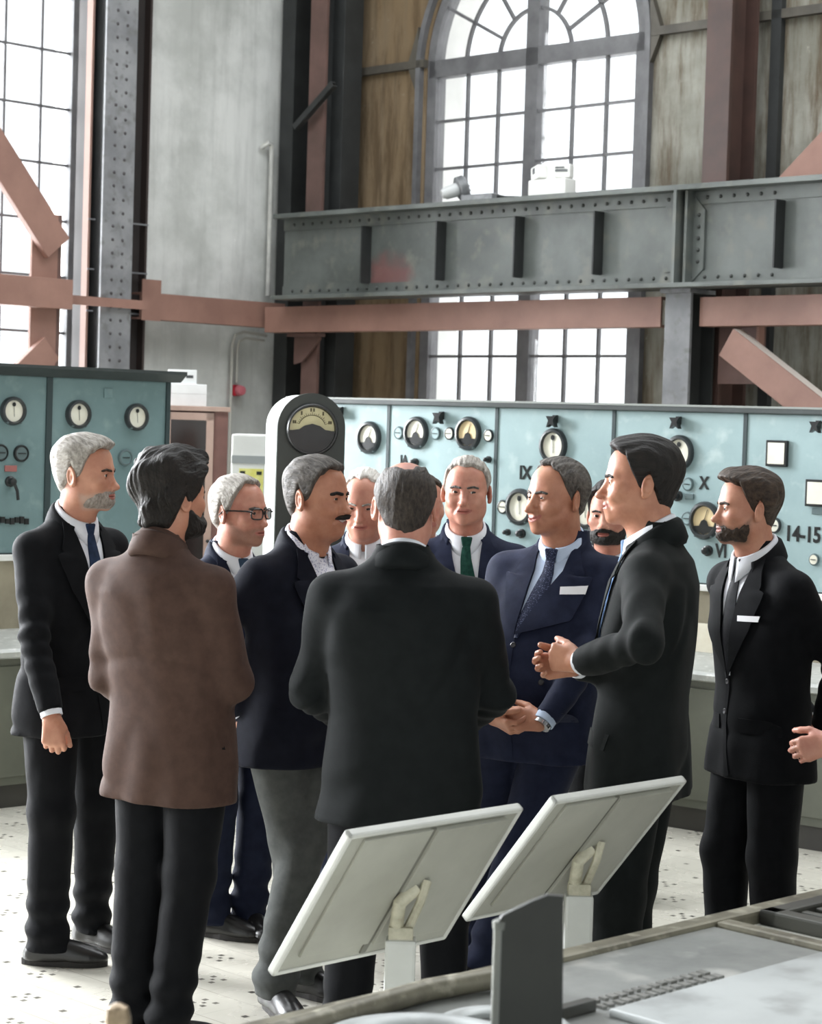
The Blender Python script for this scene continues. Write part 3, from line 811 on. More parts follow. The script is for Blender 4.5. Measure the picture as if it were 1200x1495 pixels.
        for x, z in bx:
            h, n_ = dr.pt(x, z, 0); mb = MB(Matrix.Translation(h) @ n_.to_track_quat('Z', 'Y').to_matrix().to_4x4())
            mb.lathe([(.002, 0), (.0095, 0), (.0095, .003), (.007, .0045), (.002, .0035)], 16); mb.build('button', BUTTON, root, smooth=True)
        if not db:
            dr.strip('front_edge', [(vb[0]-.012, zb), (vb[0]-.014, zb-.16), (vb[0]-.05, hz+.012)], [(vb[0]+.003, zb), (vb[0]+.001, zb-.16), (vb[0]-.03, hz+.008)], 16, 2, .003, .004, [CL[suit]], root)
        else:
            dr.strip('front_edge', [(vb[0]-.004, zb), (vb[0]-.004, zb-.16), (vb[0]-.012, hz+.012)], [(vb[0]+.008, zb), (vb[0]+.008, zb-.16), (vb[0], hz+.012)], 16, 2, .003, .004, [CL[suit]], root)
        if square:
            x0 = Sc.x-q.get('sqx', .135)*g; z0 = Sc.z-q.get('sqz', .155)
            dr.strip('pocket_square', [(x0, z0), (x0-.003, z0+square)], [(x0+.075, z0-.004), (x0+.078, z0+square*.75)], 3, 8, .0135, .004, [LINEN], root)
        if pin is not None:
            h, n_ = dr.pt(N.x-.100, zt-.125, 0); mb = MB(Matrix.Translation(h+n_*.010) @ n_.to_track_quat('Z', 'Y').to_matrix().to_4x4())
            mb.lathe([(.001, 0), (.008, 0), (.008, .002), (.005, .004), (.001, .004)], 14); mb.build('lapel_pin', PIN, root, smooth=True)
        # flap pockets
        for sx in (-1, 1):
            x0 = sx*.115*g; z0 = hip.z+.06
            dr.strip('pocket_flap', [(x0-.065, z0), (x0-.065, z0-.045)], [(x0+.065, z0), (x0+.065, z0-.045)], 3, 6, .004, .004, [CL[suit]], root)
    return root, J, HM
WORLD, EXPO = 1.8, -0.12
LPOW = (900, 4800, 5800); BPOW = 120; SPOW = 1300
RWIN = [(4, 7), (9, 12), (14, 16.5)]; FWIN = [(3, 6), (8, 11), (13, 16)]
# ------------------------------------------------------------------ the hall: two walls meet at a far corner, both at 45 degrees to the view
CORNER = at(432, 500, 17.6); CORNER.z = 0
UU = Vector((1, -1, 0)).normalized()      # along the back wall, to the right
VV = Vector((-1, -1, 0)).normalized()     # along the left wall, towards the viewer
ZZ = Vector((0, 0, 1))
def frame(o, x, y, z):
    M = Matrix((x, y, z)).transposed().to_4x4(); M.translation = o; return M
BACK = frame(CORNER, UU, VV, ZZ)          # local (u, distance off the wall, z)
LEFT = frame(CORNER, VV, UU, ZZ)          # local (v, distance off the wall, z)
def bk(px, py, off=0.0):
    p = BACK.inverted() @ hit(px, py, CORNER+VV*off, VV); return p.x, p.z
def lf(px, py, off=0.0):
    p = LEFT.inverted() @ hit(px, py, CORNER+UU*off, UU); return p.x, p.z

def wallmat(name, base, dark, warm, streak, warmpos=None):
    m = bpy.data.materials.new(name); m.use_nodes = True; nt = m.node_tree; N = nt.nodes; L = nt.links; b = N['Principled BSDF']
    b.inputs['Roughness'].default_value = .85; b.inputs['Specular IOR Level'].default_value = .25
    tc = N.new('ShaderNodeTexCoord')
    def noise(sc, st, det=6, ro=.6):
        mp = N.new('ShaderNodeMapping'); mp.inputs['Scale'].default_value = st; L.new(tc.outputs['Object'], mp.inputs[0])
        n = N.new('ShaderNodeTexNoise'); n.inputs['Scale'].default_value = sc; n.inputs['Detail'].default_value = det; n.inputs['Roughness'].default_value = ro
        L.new(mp.outputs[0], n.inputs['Vector']); return n.outputs['Fac']
    def rng(v, a, c, lo=0.0, hi=1.0):
        r = N.new('ShaderNodeMapRange'); r.inputs[1].default_value = a; r.inputs[2].default_value = c; r.inputs[3].default_value = lo; r.inputs[4].default_value = hi
        r.interpolation_type = 'SMOOTHSTEP'; L.new(v, r.inputs[0]); return r.outputs[0]
    def mixc(f, A, Bc):
        x = N.new('ShaderNodeMix'); x.data_type = 'RGBA'; L.new(f, x.inputs['Factor'])
        for k, s_ in (('A', A), ('B', Bc)):
            if isinstance(s_, tuple): x.inputs[k].default_value = s_
            else: L.new(s_, x.inputs[k])
        return x.outputs['Result']
    c = mixc(rng(noise(1.1, (1, 1, 1)), .36, .64), base, dark)
    s_ = rng(noise(7, (1, 1, .10), 7, .65), .45, .70, 0, streak)
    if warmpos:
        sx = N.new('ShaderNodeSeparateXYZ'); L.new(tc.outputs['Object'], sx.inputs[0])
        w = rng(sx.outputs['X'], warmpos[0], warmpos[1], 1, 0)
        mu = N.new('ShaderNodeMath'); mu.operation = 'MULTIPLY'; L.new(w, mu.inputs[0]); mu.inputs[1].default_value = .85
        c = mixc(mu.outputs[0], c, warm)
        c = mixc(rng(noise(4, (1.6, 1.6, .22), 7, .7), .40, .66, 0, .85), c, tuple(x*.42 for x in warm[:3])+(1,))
    c = mixc(s_, c, tuple(x*.55 for x in dark[:3])+(1,))
    c = mixc(rng(noise(9, (1, 1, 1), 8, .75), .60, .72, 0, .35), c, tuple(min(1, x*1.35) for x in base[:3])+(1,))
    L.new(c, b.inputs['Base Color'])
    bp = N.new('ShaderNodeBump'); bp.inputs['Strength'].default_value = .25; bp.inputs['Distance'].default_value = .01
    L.new(noise(26, (1, 1, 1), 7, .7), bp.inputs['Height']); L.new(bp.outputs[0], b.inputs['Normal'])
    return m
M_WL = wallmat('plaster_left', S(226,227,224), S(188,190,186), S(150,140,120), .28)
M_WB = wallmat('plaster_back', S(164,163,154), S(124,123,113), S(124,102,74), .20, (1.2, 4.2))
STEEL = mat('steel_grey_paint', S(92,96,94), S(66,70,69), scale=3, rough=.55, bump=.12, bscale=40, c3=S(134,130,122), scale3=9)
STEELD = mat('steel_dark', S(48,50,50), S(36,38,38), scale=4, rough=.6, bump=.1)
STEELL = mat('steel_pale_paint', S(138,139,141), S(112,113,116), scale=4, rough=.55, bump=.1, c3=S(104,104,104), scale3=14)
GIRD = mat('girder_paint', S(104,109,106), S(72,77,74), scale=1.6, rough=.5, bump=.12, bscale=30, c3=S(112,113,106), scale3=6)
PRIMER = mat('red_oxide_primer', S(152,116,103), S(132,99,88), scale=2.2, rough=.6, bump=.08)
PRIMERD = mat('red_oxide_dark', S(108,82,76), S(86,66,60), scale=2.2, rough=.6)
BROWNST = mat('brown_steel', S(80,59,53), S(62,47,43), scale=3, rough=.5)
RIVET = mat('rivet', S(58,60,58), rough=.5)
RIVETP = mat('rivet_column', S(70,66,68), rough=.5)
WINFR = mat('window_steel', S(112,112,114), S(90,90,92), scale=5, rough=.5)
WHITEP = mat('white_paint', S(232,232,228), S(214,214,210), scale=2, rough=.6)
GLASS = bpy.data.materials.new('window_glass'); GLASS.use_nodes = True
nt = GLASS.node_tree; nt.nodes.clear()
o_ = nt.nodes.new('ShaderNodeOutputMaterial'); mx_ = nt.nodes.new('ShaderNodeMixShader'); tr_ = nt.nodes.new('ShaderNodeBsdfTransparent'); gl_ = nt.nodes.new('ShaderNodeBsdfGlossy')
fr_ = nt.nodes.new('ShaderNodeFresnel'); fr_.inputs[0].default_value = 1.3; gl_.inputs['Roughness'].default_value = .05
nt.links.new(fr_.outputs[0], mx_.inputs[0]); nt.links.new(tr_.outputs[0], mx_.inputs[1]); nt.links.new(gl_.outputs[0], mx_.inputs[2]); nt.links.new(mx_.outputs[0], o_.inputs[0])

# floor: 20 cm tiles laid along the walls, small flower of dots in each tile
def floor_mat():
    m = bpy.data.materials.new('floor_tiles'); m.use_nodes = True; nt = m.node_tree; N = nt.nodes; L = nt.links; b = N['Principled BSDF']
    tc = N.new('ShaderNodeTexCoord')
    def math_(op, a, c=None, d=None):
        n = N.new('ShaderNodeMath'); n.operation = op
        for i, v in enumerate((a, c, d)):
            if v is None: continue
            if isinstance(v, (int, float)): n.inputs[i].default_value = v
            else: L.new(v, n.inputs[i])
        return n.outputs[0]
    mp = N.new('ShaderNodeMapping'); mp.inputs['Rotation'].default_value = (0, 0, R(45)); mp.inputs['Location'].default_value = FLOORLOC; L.new(tc.outputs['Object'], mp.inputs[0])
    sp = N.new('ShaderNodeSeparateXYZ'); L.new(mp.outputs[0], sp.inputs[0]); T = .2
    x = math_('SUBTRACT', math_('FRACT', math_('DIVIDE', sp.outputs[0], T)), .5); y = math_('SUBTRACT', math_('FRACT', math_('DIVIDE', sp.outputs[1], T)), .5)
    def dot(cx, cy, r):
        d = math_('MAXIMUM', math_('ABSOLUTE', math_('SUBTRACT', x, cx)), math_('ABSOLUTE', math_('SUBTRACT', y, cy)))
        return math_('LESS_THAN', d, r)
    k = .13; w = dot(0, 0, .035)
    for cx, cy in ((k, k), (-k, k), (k, -k), (-k, -k)): w = math_('MAXIMUM', w, dot(cx, cy, .048))
    par = math_('FRACT', math_('MULTIPLY', math_('ADD', math_('FLOOR', math_('DIVIDE', sp.outputs[0], T)), math_('FLOOR', math_('DIVIDE', sp.outputs[1], T))), .5)); par = math_('GREATER_THAN', par, .25)
    w = math_('ADD', math_('MULTIPLY', w, par), math_('MULTIPLY', dot(0, 0, .055), math_('SUBTRACT', 1, par)))
    e = math_('MAXIMUM', math_('ABSOLUTE', x), math_('ABSOLUTE', y)); g = math_('GREATER_THAN', math_('ABSOLUTE', y), .488)
    g2 = math_('MULTIPLY', math_('GREATER_THAN', math_('ABSOLUTE', x), .488), .35); g = math_('MULTIPLY', math_('MAXIMUM', g, g2), .40)
    n1 = N.new('ShaderNodeTexNoise'); n1.inputs['Scale'].default_value = 1.3; n1.inputs['Detail'].default_value = 5; L.new(tc.outputs['Object'], n1.inputs['Vector'])
    n2 = N.new('ShaderNodeTexNoise'); n2.inputs['Scale'].default_value = 6; n2.inputs['Detail'].default_value = 7; L.new(tc.outputs['Object'], n2.inputs['Vector'])
    def mix(f, A, Bc):
        q = N.new('ShaderNodeMix'); q.data_type = 'RGBA'; L.new(f, q.inputs['Factor'])
        for kk, v in (('A', A), ('B', Bc)):
            if isinstance(v, tuple): q.inputs[kk].default_value = v
            else: L.new(v, q.inputs[kk])
        return q.outputs['Result']
    wear = N.new('ShaderNodeMapRange'); wear.inputs[1].default_value = .36; wear.inputs[2].default_value = .62; L.new(n2.outputs['Fac'], wear.inputs[0])
    c = mix(n1.outputs['Fac'], S(210,207,196), S(186,182,170))
    c = mix(g, c, S(120,114,104))
    c = mix(math_('MULTIPLY', w, math_('MULTIPLY_ADD', wear.outputs[0], .3, .68)), c, S(62,58,54))
    L.new(c, b.inputs['Base Color'])
    rr = N.new('ShaderNodeMapRange'); rr.inputs[3].default_value = .16; rr.inputs[4].default_value = .38; L.new(n2.outputs['Fac'], rr.inputs[0]); L.new(rr.outputs[0], b.inputs['Roughness'])
    return m
FLOORLOC = (.04, .02, 0)
ST = dict(kind='structure')
MB().box((-30, -14, -.1), (30, 26, 0)).build('floor', floor_mat(), **ST)
HT = 8.5
k = MB(); SKY = (-9, 9, 7.5, 13.5)  # unseen ceiling; its roof opening is added to bring in top light
k.box((-30, -14, HT), (30, SKY[2], HT+.2)); k.box((-30, SKY[3], HT), (30, 26, HT+.2)); k.box((-30, SKY[2], HT), (SKY[0], SKY[3], HT+.2)); k.box((SKY[1], SKY[2], HT), (30, SKY[3], HT+.2))
k.build('ceiling', mat('ceiling_plaster', S(120,120,118), S(100,100,98), scale=.6, rough=.9), **ST)

# back wall with an arched opening
HV, HU = 18.0, 17.5
W0, W1, WC, WR, WZ, WB = 1.43, 3.60, 2.515, 1.085, 4.60, .75
mb = MB(BACK); TH = -.42
def panel(mb, u0, u1, z0, z1): mb.box((u0, TH, z0), (u1, 0, z1))
panel(mb, -.4, W0, 0, HT); panel(mb, W1, HU, 0, HT); panel(mb, W0, W1, 0, WB)
arc = [(WC-WR*math.cos(PI*i/32), WZ+WR*math.sin(PI*i/32)) for i in range(33)]
for i in range(32):
    a, b_ = arc[i], arc[i+1]
    mb.prism([a, b_, (b_[0], HT), (a[0], HT)], 'y', TH, 0)
mb.build('wall_back', M_WB, **ST).data.transform(BACK.inverted())
bpy.data.objects['wall_back'].matrix_world = BACK
# left wall with tall windows; only the first is seen, the others are added for light
LW = [(2.17, 4.75), (6.6, 9.2), (10.6, 13.2)]; LWB, LWT = 1.2, 5.6
mb = MB(); xs = [-.4]+[q for w in LW for q in w]+[HV]
for i in range(0, len(xs), 2): mb.box((xs[i], TH, 0), (xs[i+1], 0, HT))
for a, b_ in LW:
    mb.box((a, TH, 0), (b_, 0, LWB)); mb.box((a, TH, LWT), (b_, 0, HT))
mb.build('wall_left', M_WL, **ST).matrix_world = LEFT

# unseen viewer-side walls with tall window openings, added to cut frontal fill
def side_wall(nm, M, length, wins):
    k = MB(); xs_ = [-.4]+[q for w_ in wins for q in w_]+[length]
    for i in range(0, len(xs_), 2): k.box((xs_[i], -.4, 0), (xs_[i+1], 0, HT))
    for a, b_ in wins: k.box((a, -.4, 0), (b_, 0, 1.2)); k.box((a, -.4, 6.5), (b_, 0, HT))
    k.build(nm, M_WL, **ST).matrix_world = M
side_wall('wall_right_unseen', frame(CORNER+UU*HU, VV, -UU, ZZ), HV, RWIN)
side_wall('wall_front_unseen', frame(CORNER+VV*HV, UU, -VV, ZZ), HU, FWIN)
# arched steel window
wf = MB(BACK); y0, y1 = -.06, -.03
def bar(mb, a, b_, w, y0=y0, y1=y1):
    (ax, az), (bx, bz) = a, b_; d = Vector((bx-ax, bz-az)).normalized()*w/2; n = Vector((-d.y, d.x))
    mb.prism([(ax+n.x, az+n.y), (ax-n.x, az-n.y), (bx-n.x, bz-n.y), (bx+n.x, bz+n.y)], 'y', y0, y1)
g0, g1 = W0+.02, W1-.02
for a, b_, w in (((g0+.03, WB), (g0+.03, WZ), .09), ((g1-.03, WB), (g1-.03, WZ), .09), ((WC, WB), (WC, WZ+WR), .12), ((g0, WZ), (g1, WZ), .13), ((g0, WB+.03), (g1, WB+.03), .08)):
    bar(wf, a, b_, w, -.12, -.01)
for k in range(32):
    p = [(WC-r*math.cos(PI*j/32), WZ+r*math.sin(PI*j/32)) for j in (k, k+1) for r in (WR-.0, WR-.075)]
    wf.prism([p[0], p[1], p[3], p[2]], 'y', -.12, -.01)
win = wf.build('window_1', WINFR, **ST)
gb = MB(BACK)
for u in (1.84, 2.16, 2.90, 3.22): bar(gb, (u, WB), (u, WZ), .020)
for z in (1.30, 1.66, 2.02, 2.385, 2.745, 3.105, 3.465, 3.83, 4.195):
    for (a, b_) in ((g0, WC-.05), (WC+.05, g1)): bar(gb, (a, z), (b_, z), .020)
for r in (.36, .70):
    for k in range(40):
        a0, a1 = PI*k/40, PI*(k+1)/40
        bar(gb, (WC+r*math.cos(a0), WZ+r*math.sin(a0)), (WC+r*math.cos(a1), WZ+r*math.sin(a1)), .022)
for dg in (27, 54, 126, 153):
    c_, s_ = math.cos(R(dg)), math.sin(R(dg)); bar(gb, (WC+.36*c_, WZ+.36*s_), (WC+1.02*c_, WZ+1.02*s_), .020)
gb.build('glazing_bars', WINFR, win)
gp = MB(BACK); gp.prism([(g0, WB), (g1, WB)]+[(WC+(WR-.02)*math.cos(PI*j/24), WZ+(WR-.02)*math.sin(PI*j/24)) for j in range(25)], 'y', -.047, -.043)
gp.build('pane', GLASS, win)
# moulded surround of the opening (pale edge strips)
tr = MB(BACK); tr.box((W0-.075, .0, WB), (W0-.03, .05, WZ)); tr.box((W1+.03, 0, WB), (W1+.075, .05, WZ))
for k in range(32):
    p = [(WC-r*math.cos(PI*j/32), WZ+r*math.sin(PI*j/32)) for j in (k, k+1) for r in (WR+.075, WR+.03)]
    tr.prism([p[0], p[1], p[3], p[2]], 'y', 0, .05)
tr.build('trim_1', WINFR, **ST)
tr = MB(BACK); tr.box((W0-.004, TH, WB), (W0+.008, -.12, WZ)); tr.box((W1-.008, TH, WB), (W1+.004, -.12, WZ))
for k in range(32):
    p = [(WC-r*math.cos(PI*j/32), WZ+r*math.sin(PI*j/32)) for j in (k, k+1) for r in (WR+.004, WR-.008)]
    tr.prism([p[0], p[1], p[3], p[2]], 'y', TH, -.12)
tr.build('trim_5', WHITEP, **ST)
# steel bands across the plaster at springing height, with corner plates at the window
tr = MB(BACK)
tr.box((.36, 0, 4.615), (1.44, .05, 4.675)); tr.box((3.68, 0, 4.615), (13, .05, 4.675))
for sx, u in ((-1, W0-.06), (1, W1+.06)):
    tr.prism([(u, 4.40), (u+sx*.10, 4.62), (u+sx*.22, 4.645), (u+sx*.10, 4.67), (u, 4.93)], 'y', 0, .045)
tr.build('trim_2', mat('band_steel', S(86,82,74), S(66,62,56), scale=4, rough=.6), **ST)
tr = MB(BACK); tr.box((.30, 0, 0), (.42, .09, HT)); tr.box((4.70, 0, 0), (4.78, .05, HT)); tr.build('trim_3', STEELD, **ST)

# left windows
for i, (a, b_) in enumerate(LW):
    f = MB(LEFT)
    for q in (((a+.03, LWB), (a+.03, LWT), .07), ((b_-.03, LWB), (b_-.03, LWT), .07), ((a, LWB+.03), (b_, LWB+.03), .07), ((a, LWT-.03), (b_, LWT-.03), .07)): bar(f, *q, -.17, -.10)
    w = f.build('window_%d' % (i+2), WINFR, **ST); g = MB(LEFT)
    n = int(round((b_-a)/.31))
    for k in range(1, n): bar(g, (a+(b_-a)*k/n, LWB), (a+(b_-a)*k/n, LWT), .020, -.16, -.13)
    z = LWB+.42
    while z < LWT-.1: bar(g, (a, z), (b_, z), .020, -.16, -.13); z += .42
    g.build('glazing_bars', WINFR, w)
    p = MB(LEFT); p.box((a, -.147, LWB), (b_, -.143, LWT)); p.build('pane', GLASS, w)
tr = MB(LEFT)
for a, b_ in LW[:1]:
    tr.box((a-.03, -.10, LWB), (a+.006, .006, LWT))
tr.build('trim_4', WHITEP, **ST)

# ------------------------------------------------------------------ steelwork
def beam_empty(name, M, loc, label, cat, group=None):
    e = empty(name, (0, 0, 0), 0, label, cat, group); e.matrix_world = M @ Matrix.Translation(loc); return e
def member(name, M, pts, width, depth, y, m, label, cat='brace', lip=None):
    """flat bar or channel between two (u,z) points, standing y off the wall"""
    (ax, az), (bx, bz) = pts; d = Vector((bx-ax, 0, bz-az)); L_ = d.length; d.normalize(); n = Vector((-d.z, 0, d.x))
    loc = Vector((ax, y, az)); LM = Matrix((d, Vector((0, 1, 0)), n)).transposed().to_4x4(); LM.translation = loc
    e = empty(name, (0, 0, 0), 0, label, cat); e.matrix_world = M @ LM
    k = MB(); k.box((0, -.012, -width/2), (L_, .0, width/2), .003); k.build('face_plate', m, e)
    k = MB(); k.box((0, -depth, width/2-.014), (L_, -.012, width/2)); k.box((0, -depth, -width/2), (L_, -.012, -width/2+.014)); k.build('flange', lip or m, e)
    return e
rv_me = None
def rivet_on(parent, p, rot, r=.013, m=RIVET):
    global rv_me
    key = 'rv%s%d' % (m.name, int(r*1000))
    if key not in _m:
        k = MB(); k.lathe([(r, 0), (r*.95, r*.35), (r*.65, r*.7), (r*.2, r*.85)], 8); o = k.build('rivet', m, parent, smooth=True); _m[key] = o
    else:
        o = _m[key].copy(); COL.objects.link(o); o.parent = parent
    o.matrix_local = Matrix.Translation(p) @ rot
    return o
OUT = Matrix.Rotation(-PI/2, 4, 'X')      # local z of a rivet -> +y (off the wall)
# plate girder across the back wall
GZ0, GZ1, GY = 2.79, 3.45, .70; U0, U1 = .62, 8.5
gir = beam_empty('plate_girder', BACK, (U0, GY, GZ0), 'long grey riveted plate girder crossing in front of the arched window', 'girder')
k = MB(); k.box((0, -.014, 0), (U1-U0, 0, GZ1-GZ0)); k.build('web', GIRD, gir)
k = MB(); k.box((0, -.15, GZ1-GZ0-.035), (U1-U0, .13, GZ1-GZ0), .004); k.box((0, 0, GZ1-GZ0-.12), (U1-U0, .012, GZ1-GZ0-.035)); k.build('top_flange', GIRD, gir)
k = MB(); k.box((0, -.15, 0), (U1-U0, .13, .03), .004); k.box((0, 0, .03), (U1-U0, .012, .11)); k.build('bottom_flange', GIRD, gir)
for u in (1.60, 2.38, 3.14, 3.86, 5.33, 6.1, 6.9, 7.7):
    k = MB(); k.box((u-U0-.012, .0, .105), (u-U0, .10, GZ1-GZ0-.13)); k.build('stiffener', STEELD, gir)  # dark colour stands in for the shade on the stiffeners' unlit sides
k = MB(); k.box((4.545-U0, 0, .03), (4.57-U0, .13, GZ1-GZ0-.03)); k.box((4.40-U0, .012, .11), (4.545-U0, .022, GZ1-GZ0-.12)); k.box((4.61-U0, 0, .03), (4.63-U0, .09, GZ1-GZ0-.03)); k.build('splice_plate', GIRD, gir)
k = MB(); k.prism([(4.63-U0, .04), (4.72-U0, .12), (4.72-U0, .50), (4.63-U0, .60)], 'y', .0, .02); k.build('gusset', GIRD, gir)
for i in range(44):
    u = .12+.105*i
    rivet_on(gir, (u, .012, GZ1-GZ0-.078), OUT); rivet_on(gir, (u, .012, .07), OUT)
for i in range(5):
    z = .17+.075*i; rivet_on(gir, (4.49-U0, .022, z), OUT); rivet_on(gir, (4.675-U0, .020, z), OUT)
# an old red paint stain on the web, right of the first stiffener
mw = GIRD.copy(); mw.name = 'girder_paint_stained'; N_ = mw.node_tree.nodes; L_ = mw.node_tree.links; b_ = N_['Principled BSDF']
src = b_.inputs['Base Color'].links[0].from_socket
tc = N_.new('ShaderNodeTexCoord'); mp = N_.new('ShaderNodeMapping'); mp.inputs['Location'].default_value = (-1.16, 0, -.16); L_.new(tc.outputs['Object'], mp.inputs[0])
m2 = N_.new('ShaderNodeMapping'); m2.inputs['Scale'].default_value = (2.6, 0, 4.6); L_.new(mp.outputs[0], m2.inputs[0])
nz = N_.new('ShaderNodeTexNoise'); nz.inputs['Scale'].default_value = 7; nz.inputs['Detail'].default_value = 5; L_.new(tc.outputs['Object'], nz.inputs['Vector'])
ln = N_.new('ShaderNodeVectorMath'); ln.operation = 'LENGTH'; L_.new(m2.outputs[0], ln.inputs[0])
ad = N_.new('ShaderNodeMath'); ad.operation = 'ADD'; L_.new(ln.outputs['Value'], ad.inputs[0]); L_.new(nz.outputs['Fac'], ad.inputs[1])
mr = N_.new('ShaderNodeMapRange'); mr.interpolation_type = 'SMOOTHSTEP'; mr.inputs[1].default_value = 1.45; mr.inputs[2].default_value = .75; mr.inputs[3].default_value = 0; mr.inputs[4].default_value = .8; L_.new(ad.outputs[0], mr.inputs[0])
sx_ = N_.new('ShaderNodeSeparateXYZ'); L_.new(tc.outputs['Object'], sx_.inputs[0])
gt = N_.new('ShaderNodeMath'); gt.operation = 'GREATER_THAN'; gt.inputs[1].default_value = .985; L_.new(sx_.outputs['X'], gt.inputs[0])
mu = N_.new('ShaderNodeMath'); mu.operation = 'MULTIPLY'; L_.new(mr.outputs[0], mu.inputs[0]); L_.new(gt.outputs[0], mu.inputs[1])
mx = N_.new('ShaderNodeMix'); mx.data_type = 'RGBA'; mx.inputs['B'].default_value = S(112,70,68); L_.new(src, mx.inputs['A']); L_.new(mu.outputs[0], mx.inputs['Factor']); L_.new(mx.outputs['Result'], b_.inputs['Base Color'])
for o in gir.children:
    if o.name.startswith('web'): o.data.materials[0] = mw
# timber/primer beams under it
def tie_beam(u0, u1, z0, z1, y, label, M=BACK):
    e = beam_empty('tie_beam', M, (u0, y, z0), label, 'beam')
    k = MB(); k.box((0, -.02, 0), (u1-u0, 0, z1-z0), .003); k.build('web', PRIMER, e)
    k = MB(); k.box((0, -.12, z1-z0-.015), (u1-u0, -.02, z1-z0)); k.box((0, -.12, 0), (u1-u0, -.02, .015)); k.build('flange', PRIMER, e); return e
tie_beam(.36, 4.34, 2.545, 2.745, .66, 'reddish brown tie beam directly under the grey girder, left of the grey post')
tie_beam(4.66, 8.5, 2.545, 2.735, .66, 'reddish brown tie beam under the girder at the right edge, right of the grey post')
# post carrying the girder joint
po = beam_empty('steel_post', BACK, (4.42, .62, 0), 'pale grey steel post standing under the girder joint', 'post')
k = MB(); k.box((-.01, .06, 0), (.20, .085, GZ0-.002), .003); k.build('face_plate', STEELL, po)
k = MB(); k.box((.085, -.16, 0), (.105, .06, GZ0-.03)); k.build('web', STEELD, po)
k = MB(); k.box((-.01, -.18, 0), (.20, -.16, GZ0-.03)); k.build('rear_flange', STEELD, po)
k = MB(); k.box((-.03, -.15, GZ0-.028), (.22, .12, GZ0-.002)); k.build('cap_plate', STEELL, po)
# brown column rising behind the girder on the right
def hcol(M, u0, u1, y0, y1, name, label, mats, z1=HT, fl=None):
    e = beam_empty(name, M, (u0, y0, 0), label, 'column'); w, d = u1-u0, y1-y0
    k = MB(); k.box((0, d-.03, 0), (w, d, z1-.01), .003); k.build('front_flange', mats[0], e)
    k = MB(); k.box((w*.5-.012, .03, 0), (w*.5+.012, d-.03, z1-.01)); k.build('web', mats[1], e)
    k = MB(); k.box((0, 0, 0), (w, .03, z1-.01)); k.build('rear_flange', mats[1], e); return e
a0, a1 = bk(1030, 100, .40)[0], bk(1066, 100, .40)[0]
hcol(BACK, a0, a1, .10, .40, 'steel_column', 'brown steel column rising behind the girder, right of the arched window', (BROWNST, BROWNST))
# corner: dark column, then a primer column with brackets
a0, a1 = lf(405, 300, .05)[0], lf(433, 300, .05)[0]
e = beam_empty('steel_column', LEFT, (a1-.02, .05, 0), 'dark steel column standing in the far corner, left of the reddish one', 'column')
k = MB(); k.box((0, 0, 0), (a0-a1+.02, .16, HT-.01), .004); k.build('shaft', STEELD, e)
k = MB(); k.box((-.05, .16, 0), (.03, .18, HT-.01)); k.build('angle_iron', STEELL, e)
a0, a1 = bk(446, 300, .45)[0], bk(469, 300, .45)[0]
e = hcol(BACK, a0, a1, .22, .45, 'steel_column', 'reddish brown steel column in the far corner, left of the brown stained wall', (PRIMERD, STEELD))
a0, a1 = bk(474, 300, .30)[0], bk(496, 300, .30)[0]
e = beam_empty('steel_column', BACK, (a0, .0, 0), 'narrow dark steel column between the reddish corner column and the stained wall', 'column')
k = MB(); k.box((0, .10, 0), (a1-a0, .30, HT-.01), .004); k.build('shaft', STEELD, e)
p, q = bk(428, 186, .55), bk(484, 122, .55)
member('corner_brace', BACK, (p, q), .05, .05, .55, STEELD, 'thin dark diagonal strut between the corner columns, above the girder')
p, q = bk(432, 470, .5), bk(462, 510, .5)
e = beam_empty('corner_bracket', BACK, (bk(430, 480, .5)[0], .5, 2.30), 'reddish corner bracket under the tie beam at the far corner', 'bracket')
k = MB(); k.prism([(0, .24), (.30, .24), (.30, .20), (.10, .02), (0, .0)], 'y', -.02, 0); k.build('gusset', PRIMERD, e)
k = MB(); k.box((0, -.02, .215), (.34, .08, .24)); k.build('shelf_plate', PRIMERD, e)
# riveted column on the left wall
a0, a1 = lf(195, 300, .45)[0], lf(150, 300, .45)[0]
b0, b1 = lf(208, 300, .12)[0], lf(121, 300, .12)[0]
e = beam_empty('riveted_column', LEFT, (a0, .0, 0), 'tall pale grey column with two rows of rivets against the left wall', 'column')
k = MB(); k.box((0, .43, 0), (a1-a0, .45, HT-.01), .003); k.build('front_flange', STEELL, e)
k = MB(); k.box(((a1-a0)*.5-.02, .12, 0), ((a1-a0)*.5+.02, .43, HT-.01)); k.build('web', STEELD, e)
k = MB(); k.box((b0-a0, .02, 0), (b1-a0, .12, HT-.01)); k.build('rear_flange', mat('column_back_shaded_brown', S(50,43,41), S(40,36,35), scale=3, rough=.6), e)  # brown darkened to carry the recess shading beside the front flange
k = MB(); k.box((b1-a0-.02, .12, 0), (b1-a0, .19, HT-.01)); k.build('edge_angle', mat('edge_primer', S(150,120,108), rough=.6), e)
k = MB(); k.box((b0-a0, .12, 0), (b0-a0+.02, .19, HT-.01)); k.build('edge_angle', mat('edge_shaded', S(58,48,45), rough=.6), e)  # recess shade put into the colour of the right-hand angle
n = int((5.0-2.2)/.0985)
for i in range(30):
    z = 2.16+.0985*i
    for fx in (.34, .66): rivet_on(e, ((a1-a0)*fx, .45, z), OUT, .012, RIVETP)
for z in (2.62, 2.93, 3.30):
    k = MB(); k.box((b0-a0, .19, z), (b1-a0, .20, z+.012)); k.build('batten', STEELL, e)
